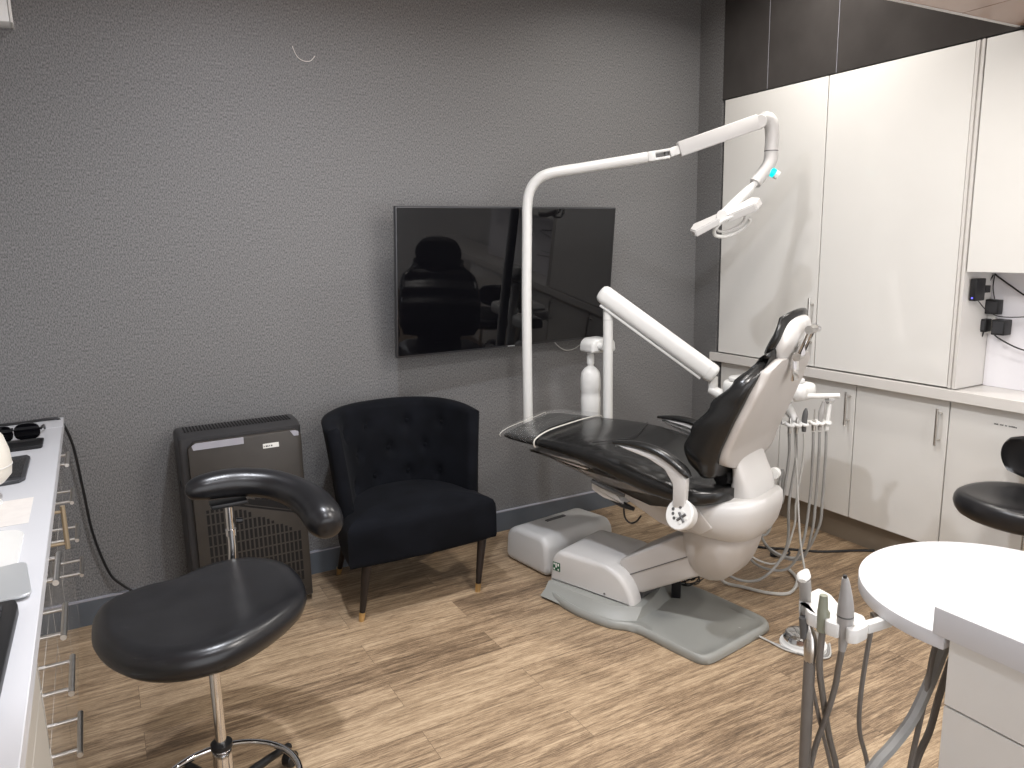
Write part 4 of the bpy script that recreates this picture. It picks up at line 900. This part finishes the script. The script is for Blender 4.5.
# ================================================================ LEFT WORKTOP AND DRAWER UNITS
LX = -0.145; LF = -0.176
bm = newbm(); box(bm, XL + 0.001, LX, -0.192, -0.002, 0.868, 0.90, bev=0.0015, seg=1); box(bm, XL + 0.001, LX, -4.2, -0.1935, 0.868, 0.90, bev=0.0015, seg=1)
tag(finish('worktop', bm, M['worktop']), 'long white worktop along the left wall carrying small devices', 'worktop')
def drawers(y0, y1, zs, label, hl, hy, kind='drawer', door_handle=None, fm='gloss_grey'):
    t = thing('drawer_unit', label, 'cabinet', ((XL + LF) / 2, (y0 + y1) / 2, 0), group='glossy units under the left worktop')
    finish('carcass', B(XL + 0.001, LF - 0.0195, y0 + 0.001, y1 - 0.001, 0.10, 0.867), M['gloss_grey'], t)
    finish('plinth', B(XL + 0.03, LF - 0.05, y0 + 0.001, y1 - 0.001, 0.0, 0.099), M['kick'], t)
    for a, b, h in zs:
        d = finish(kind, B(LF - 0.019, LF, y0 + 0.0015, y1 - 0.0015, a + 0.0015, b - 0.0015, bev=0.001, seg=1), M[fm], t)
        if h and hl: bar_handle(d, (LF, hy - hl / 2, h), (LF, hy + hl / 2, h), (0.046, 0, 0), 0.0065)
        if door_handle: bar_handle(d, (LF, door_handle[0], door_handle[1]), (LF, door_handle[0], door_handle[2]), (0.046, 0, 0), 0.0065, M['timber'])
    return t
drawers(-0.80, -0.20, ((0.78, 0.866, 0.843), (0.643, 0.78, 0.710), (0.508, 0.643, 0.574), (0.10, 0.508, 0.445)), 'glossy grey drawer unit nearest the dark wall under the left worktop', 0.18, -0.495)
drawers(-0.198, -0.003, ((0.10, 0.866, None),), 'narrow glossy filler unit in the corner under the left worktop', None, 0, 'filler_panel')
drawers(-1.25, -0.802, ((0.10, 0.866, None),), 'glossy grey door unit with upright timber handle under left worktop', None, 0, 'door', (-1.115, 0.735, 0.860))
drawers(-1.745, -1.252, ((0.79, 0.866, 0.857), (0.655, 0.79, 0.730), (0.52, 0.655, 0.596), (0.10, 0.52, 0.445)), 'glossy grey drawer unit beside the fan-shaped black stool under left worktop', 0.18, -1.585)
drawers(-2.25, -1.76, ((0.67, 0.866, None), (0.45, 0.67, None), (0.10, 0.45, None)), 'drawer unit without handles nearest the camera under the left worktop', None, 0, fm='matte')
# corner wall unit at top left
t = thing('wall_unit', 'white wall-mounted unit, only its lower corner visible at top left', 'wall unit', (-0.5, -0.05, 2.37))
zc_ = 2.362
finish('body', B(-0.80, -0.143, -0.10, -0.001, zc_, 2.75, bev=0.003), M['white'], t)
finish('edge_panel', B(-0.142, -0.133, -0.104, -0.001, zc_ - 0.002, 2.75, bev=0.001, seg=1), M['gloss_white'], t)
# black cable over the worktop end and down the wall
cord('wall_cable', [(-0.60, -0.05, 0.905), (-0.42, -0.055, 0.905), (-0.28, -0.05, 0.905), (-0.19, -0.045, 0.907), (-0.155, -0.042, 0.893), (-0.125, -0.036, 0.79), (-0.110, -0.030, 0.60), (-0.095, -0.028, 0.40), (-0.055, -0.027, 0.22), (-0.01, -0.027, 0.15), (0.045, -0.027, 0.09), (0.07, -0.03, 0.02)], 0.0055, 'black cable running over left worktop and down the dark wall')
# sunglasses-like protective glasses on a black tray
t = thing('protective_glasses', 'black tinted protective glasses on the far end of the left worktop', 'glasses', (-0.27, -0.33, 0.90))
for cx_, cy_ in ((-0.245, -0.335), (-0.325, -0.345)):
    bm = newbm(); rings = []
    for k, g in ((0, 1), (0.012, 0.98), (0.022, 0.8), (0.027, 0.4), (0.028, 0.02)):
        rings.append([(cx_ + 0.040 * x * g, cy_ - 0.045 + k, 0.934 + 0.030 * y * g) for x, y in superell(24, 2.6, 1, 1)])
    finish('lens', loft(bm, rings), M['screen'], t, smooth=60)
finish('bridge', T([(-0.285, -0.372, 0.945), (-0.292, -0.372, 0.945)], 0.006, 8, 0), M['black'], t)
for x in (-0.203, -0.367): finish('temple', T([(x, -0.378, 0.94), (x + 0.005, -0.30, 0.935), (x + 0.002, -0.22, 0.906)], [0.005, 0.004, 0.004], 8, 4), M['black'], t)
bm = newbm(); rings = [[(-0.275 + x * g, -0.47 + y * g, z) for x, y in rrect(0.16, 0.12, 0.012)] for z, g in ((0.9002, 0.96), (0.905, 1.0), (0.913, 1.0), (0.913, 0.94), (0.907, 0.92))]
tag(finish('black_tray', loft(bm, rings), M['black']), 'small black tray in front of the tinted glasses on left worktop', 'tray')
t = thing('mobile_phone', 'dark phone lying on left worktop half behind the cream device', 'phone', (-0.27, -0.80, 0.90))
bm = newbm(); prism(bm, [(x, y) for x, y in ((-0.345, -0.66), (-0.232, -0.645), (-0.222, -0.675), (-0.222, -0.93), (-0.236, -0.955), (-0.345, -0.97))], 0.9002, 0.912, 'z', 0.002, 1); finish('body', bm, M['bezel'], t)
finish('screen', B(-0.335, -0.232, -0.925, -0.69, 0.9121, 0.9128), M['screen'], t)
# cream device on a stem
t = thing('desk_fan', 'cream rounded tabletop device on a stem at the left edge', 'device', (-0.335, -1.08, 0.90))
finish('housing', LA([(0.001, 0.935), (0.035, 0.936), (0.070, 0.945), (0.088, 0.965), (0.092, 0.995), (0.090, 1.03), (0.080, 1.07), (0.060, 1.10), (0.03, 1.115), (0.001, 1.118)], (-0.325, -1.08, 0), seg=40), M['cream'], t, smooth=60)
finish('seam_ring', LA([(0.0915, 0.990), (0.0932, 0.991), (0.0932, 0.993), (0.0915, 0.994)], (-0.325, -1.08, 0), seg=40), M['ledge'], t)
finish('stem', LA([(0.001, 0.908), (0.028, 0.908), (0.026, 0.936), (0.001, 0.936)], (-0.305, -1.12, 0), seg=24), M['cream'], t)
finish('foot', LA([(0.001, 0.9012), (0.045, 0.9012), (0.043, 0.908), (0.001, 0.909)], (-0.305, -1.14, 0), seg=28), M['white'], t)
tag(finish('paper_towel', B(-0.42, -0.192, -1.35, -1.125, 0.9002, 0.9008), M['paper']), 'folded pale paper towel under the cream device', 'paper towel')
bm = newbm(); rings = [[(-0.33 + x * g, -1.56 + y * g, z) for x, y in rrect(0.27, 0.33, 0.05)] for z, g in ((0.9002, 0.98), (0.902, 1.0), (0.905, 0.99))]
tag(finish('desk_mat', loft(bm, rings), M['white']), 'smooth white rounded mat on left worktop behind the silver plate', 'mat')
t = thing('monitor_stand', 'silver monitor foot plate with rounded corner on left worktop', 'monitor stand', (-0.30, -1.78, 0.90))
bm = newbm(); prism(bm, rounded([(-0.42, -1.70), (-0.178, -1.655), (-0.158, -1.845), (-0.42, -1.86)], 0.02), 0.9062, 0.912, 'z', 0.0015, 1); finish('plate', bm, M['silver'], t)
finish('cable_hole', LA([(0.001, 0), (0.018, 0), (0.018, 0.0012), (0.001, 0.0014)], (-0.243, -1.775, 0.9121), seg=24), M['black'], t)
finish('column', T([(-0.36, -1.78, 0.913), (-0.36, -1.78, 1.02)], 0.02, 16, 0), M['silver'], t)
t = thing('keyboard', 'black keyboard at the lower left edge of the worktop', 'keyboard', (-0.30, -2.05, 0.90))
bm = newbm(); prism(bm, rounded([(-0.36, -1.885), (-0.184, -1.868), (-0.176, -1.90), (-0.182, -2.30), (-0.36, -2.30)], 0.012), 0.9002, 0.918, 'z', 0.003, 2); finish('case', bm, M['black'], t)
bm = newbm()
for i in range(5):
    for j in range(15): box(bm, -0.35 + i * 0.031, -0.35 + i * 0.031 + 0.026, -2.285 + j * 0.026, -2.285 + j * 0.026 + 0.022, 0.9182, 0.921)
finish('keys', bm, M['bezel'], t)
# ================================================================ ASSISTANT COUNTER, ROUND TABLE, INSTRUMENT HOLDER
CXa, CYa = 1.192, -2.779
t = thing('assistant_cabinet', 'white cabinet unit with drawers at the lower right corner', 'cabinet', (1.6, -3.1, 0))
finish('carcass', B(CXa + 0.030, 2.2, -3.7, CYa - 0.024, 0.08, 0.879), M['gloss_white'], t)
finish('plinth', B(CXa + 0.07, 2.2, -3.7, CYa - 0.05, 0.0, 0.079), M['kick'], t)
for a, b in ((0.756, 0.878), (0.42, 0.753), (0.085, 0.417)): finish('drawer', B(CXa + 0.012, CXa + 0.029, -3.69, CYa - 0.024, a, b, bev=0.001, seg=1), M['gloss_white'], t)
tag(finish('worktop', B(CXa, 2.25, -3.72, CYa, 0.880, 0.930, bev=0.0025, seg=2), M['worktop']), 'white square-cornered worktop at the lower right, over the drawer cabinet', 'worktop')
cc = Vector((1.452, -2.756)); rr_ = 0.250
pl = []
for k in range(0, 97):
    a = R(-20 + 220 * k / 96); x, y = cc.x + rr_ * math.cos(a), cc.y + rr_ * math.sin(a)
    if y > -2.8005: pl.append((x, y))
bm = newbm(); prism(bm, pl, 0.851, 0.8785, 'z', 0.002, 2)
t = thing('round_table', 'white round-ended table leaf beside the lower right worktop', 'table', (1.47, -2.7, 0.851))
finish('tabletop', bm, M['worktop'], t, smooth=30)
finish('bracket', B(1.30, 1.60, -2.800, -2.74, 0.835, 0.8505, bev=0.002), M['black'], t)
t = thing('instrument_holder', 'white scalloped instrument holder on short arm by round table', 'holder', (1.15, -2.62, 0.85))
hp_ = rounded([(1.133, -2.552), (1.200, -2.543), (1.196, -2.575), (1.172, -2.615), (1.176, -2.662), (1.150, -2.690), (1.118, -2.692), (1.106, -2.682), (1.112, -2.672), (1.124, -2.668), (1.120, -2.654), (1.106, -2.664), (1.099, -2.640), (1.112, -2.628), (1.122, -2.622), (1.118, -2.612), (1.102, -2.620), (1.100, -2.600), (1.112, -2.584), (1.124, -2.580), (1.122, -2.570), (1.112, -2.572)], 0.006)
bm = newbm(); prism(bm, hp_, 0.838, 0.865, 'z', 0.003, 2); finish('holder_body', bm, M['white'], t)
for x, y in ((1.152, -2.567), (1.133, -2.602), (1.131, -2.645), (1.135, -2.683)):
    pass
bm = newbm(); obox(bm, (1.165, -2.672, 0.848), (1.245, -2.667, 0.838), 0.018, 0.020, 0.004); finish('holder_arm', bm, M['white'], t)
bm = newbm(); obox(bm, (1.225, -2.650, 0.838), (1.278, -2.672, 0.838), 0.035, 0.016, 0.004); finish('arm_mount', bm, M['steel'], t)
finish('arm_stem', T([(1.278, -2.668, 0.838), (1.33, -2.68, 0.840), (1.37, -2.69, 0.850)], 0.008, 10), M['steel'], t)
def low_hose(parent, pts, r, m): return finish('hose', T(pts, r, 10, 8), M[m], parent)
END = Vector((1.205, -2.86, 0.25))
t = thing('suction_handpiece', 'thick suction hose handpiece hanging leftmost from the scalloped holder', 'handpiece', (1.11, -2.60, 0.8))
finish('suction_tip', T([(1.134, -2.566, 0.862), (1.132, -2.566, 0.89), (1.129, -2.564, 0.908)], [0.0105, 0.0115, 0.013], 14, 0), M['piece'], t)
finish('tip_cap', T([(1.117, -2.570, 0.910), (1.131, -2.562, 0.914), (1.149, -2.554, 0.919)], [0.007, 0.013, 0.004], 12, 4, 0.6), M['white'], t)
finish('valve_body', T([(1.118, -2.585, 0.838), (1.117, -2.592, 0.820), (1.116, -2.598, 0.805), (1.114, -2.600, 0.785), (1.113, -2.600, 0.762)], [0.007, 0.009, 0.0115, 0.0125, 0.0105], 16), M['steel'], t)
low_hose(t, [(1.113, -2.600, 0.764), (1.113, -2.600, 0.65), (1.115, -2.600, 0.53), (1.12, -2.60, 0.38), (1.13, -2.62, 0.22), (1.16, -2.68, 0.11), (1.21, -2.74, 0.10), (1.26, -2.79, 0.18)], 0.0108, 'hose_brown')
t = thing('suction_handpiece', 'slim dark hose just right of the thick suction hose', 'handpiece', (1.12, -2.60, 0.8))
finish('body', T([(1.108, -2.585, 0.845), (1.110, -2.588, 0.805)], 0.0085, 12, 0), M['dim_grey'], t)
low_hose(t, [(1.110, -2.588, 0.805), (1.128, -2.592, 0.72), (1.155, -2.597, 0.62), (1.195, -2.60, 0.50), (1.22, -2.61, 0.36), (1.24, -2.66, 0.2), (1.25, -2.73, 0.13), (1.27, -2.79, 0.2)], 0.004, 'hose_brown')
t = thing('air_water_syringe', 'short olive-grey capped instrument in the middle of the scalloped holder', 'instrument', (1.12, -2.625, 0.8))
finish('body', T([(1.113, -2.624, 0.835), (1.113, -2.624, 0.872), (1.112, -2.623, 0.876), (1.112, -2.623, 0.905)], [0.011, 0.0115, 0.0095, 0.0072], 14, 0), M['olive'], t)
low_hose(t, [(1.113, -2.624, 0.835), (1.118, -2.618, 0.76), (1.150, -2.607, 0.67), (1.180, -2.602, 0.58), (1.215, -2.600, 0.48), (1.235, -2.60, 0.33), (1.25, -2.65, 0.18), (1.25, -2.73, 0.14), (1.28, -2.79, 0.22)], 0.0062, 'hose_brown')
t = thing('curing_light', 'tall tapered grey instrument standing upright in the scalloped holder', 'instrument', (1.12, -2.67, 0.8))
finish('body', T([(1.123, -2.662, 0.840), (1.123, -2.662, 0.872), (1.122, -2.662, 0.900), (1.120, -2.661, 0.935), (1.118, -2.660, 0.952)], [0.0125, 0.0145, 0.0135, 0.0085, 0.0055], 16), M['piece'], t)
finish('band', LA([(0.0138, 0), (0.0148, 0.0005), (0.0148, 0.003), (0.0138, 0.0035)], (1.1228, -2.662, 0.878), seg=20), M['dim_grey'], t)
finish('tip', T([(1.118, -2.660, 0.952), (1.1178, -2.6598, 0.957)], 0.0035, 10, 0), M['black'], t)
finish('neck', T([(1.123, -2.662, 0.840), (1.122, -2.660, 0.810)], [0.010, 0.006], 14, 0), M['piece'], t)
low_hose(t, [(1.122, -2.660, 0.812), (1.140, -2.642, 0.76), (1.150, -2.63, 0.71), (1.150, -2.615, 0.64), (1.140, -2.60, 0.56), (1.120, -2.60, 0.46), (1.10, -2.60, 0.33), (1.12, -2.64, 0.18), (1.18, -2.72, 0.12), (1.24, -2.79, 0.2)], 0.0058, 'hose_brown')
cord('holder_hose', [(1.200, -2.664, 0.842), (1.193, -2.661, 0.78), (1.185, -2.66, 0.69), (1.190, -2.66, 0.62), (1.223, -2.66, 0.53), (1.24, -2.67, 0.38), (1.25, -2.71, 0.22), (1.26, -2.78, 0.18)], 0.0045, 'thin taupe hose dropping from the holder arm alone', 'hose_brown', cat='hose')
cord('supply_hose', [(1.30, -2.752, 0.845), (1.292, -2.75, 0.83), (1.255, -2.748, 0.755), (1.214, -2.745, 0.69), (1.16, -2.745, 0.655), (1.113, -2.745, 0.633), (1.06, -2.745, 0.58), (1.02, -2.75, 0.45), (1.02, -2.76, 0.25), (1.08, -2.77, 0.1), (1.18, -2.785, 0.1)], 0.0105, 'thick grey hose curving out from under the lower right worktop', 'hose', cat='hose')
cord('supply_hose', [(1.262, -2.752, 0.850), (1.250, -2.75, 0.80), (1.238, -2.75, 0.72), (1.211, -2.75, 0.595), (1.19, -2.75, 0.45), (1.19, -2.755, 0.25), (1.21, -2.765, 0.06), (1.24, -2.78, 0.04)], 0.005, 'thin dark hose left of the thick curved hose under round table', 'hose_brown', cat='hose')
cord('supply_hose', [(1.316, -2.765, 0.848), (1.303, -2.758, 0.80), (1.285, -2.75, 0.72), (1.263, -2.75, 0.653), (1.226, -2.75, 0.589), (1.20, -2.752, 0.45), (1.205, -2.76, 0.25), (1.23, -2.77, 0.06)], 0.0065, 'dark hose nearest the cabinet side under the round table', 'hose_brown', cat='hose')
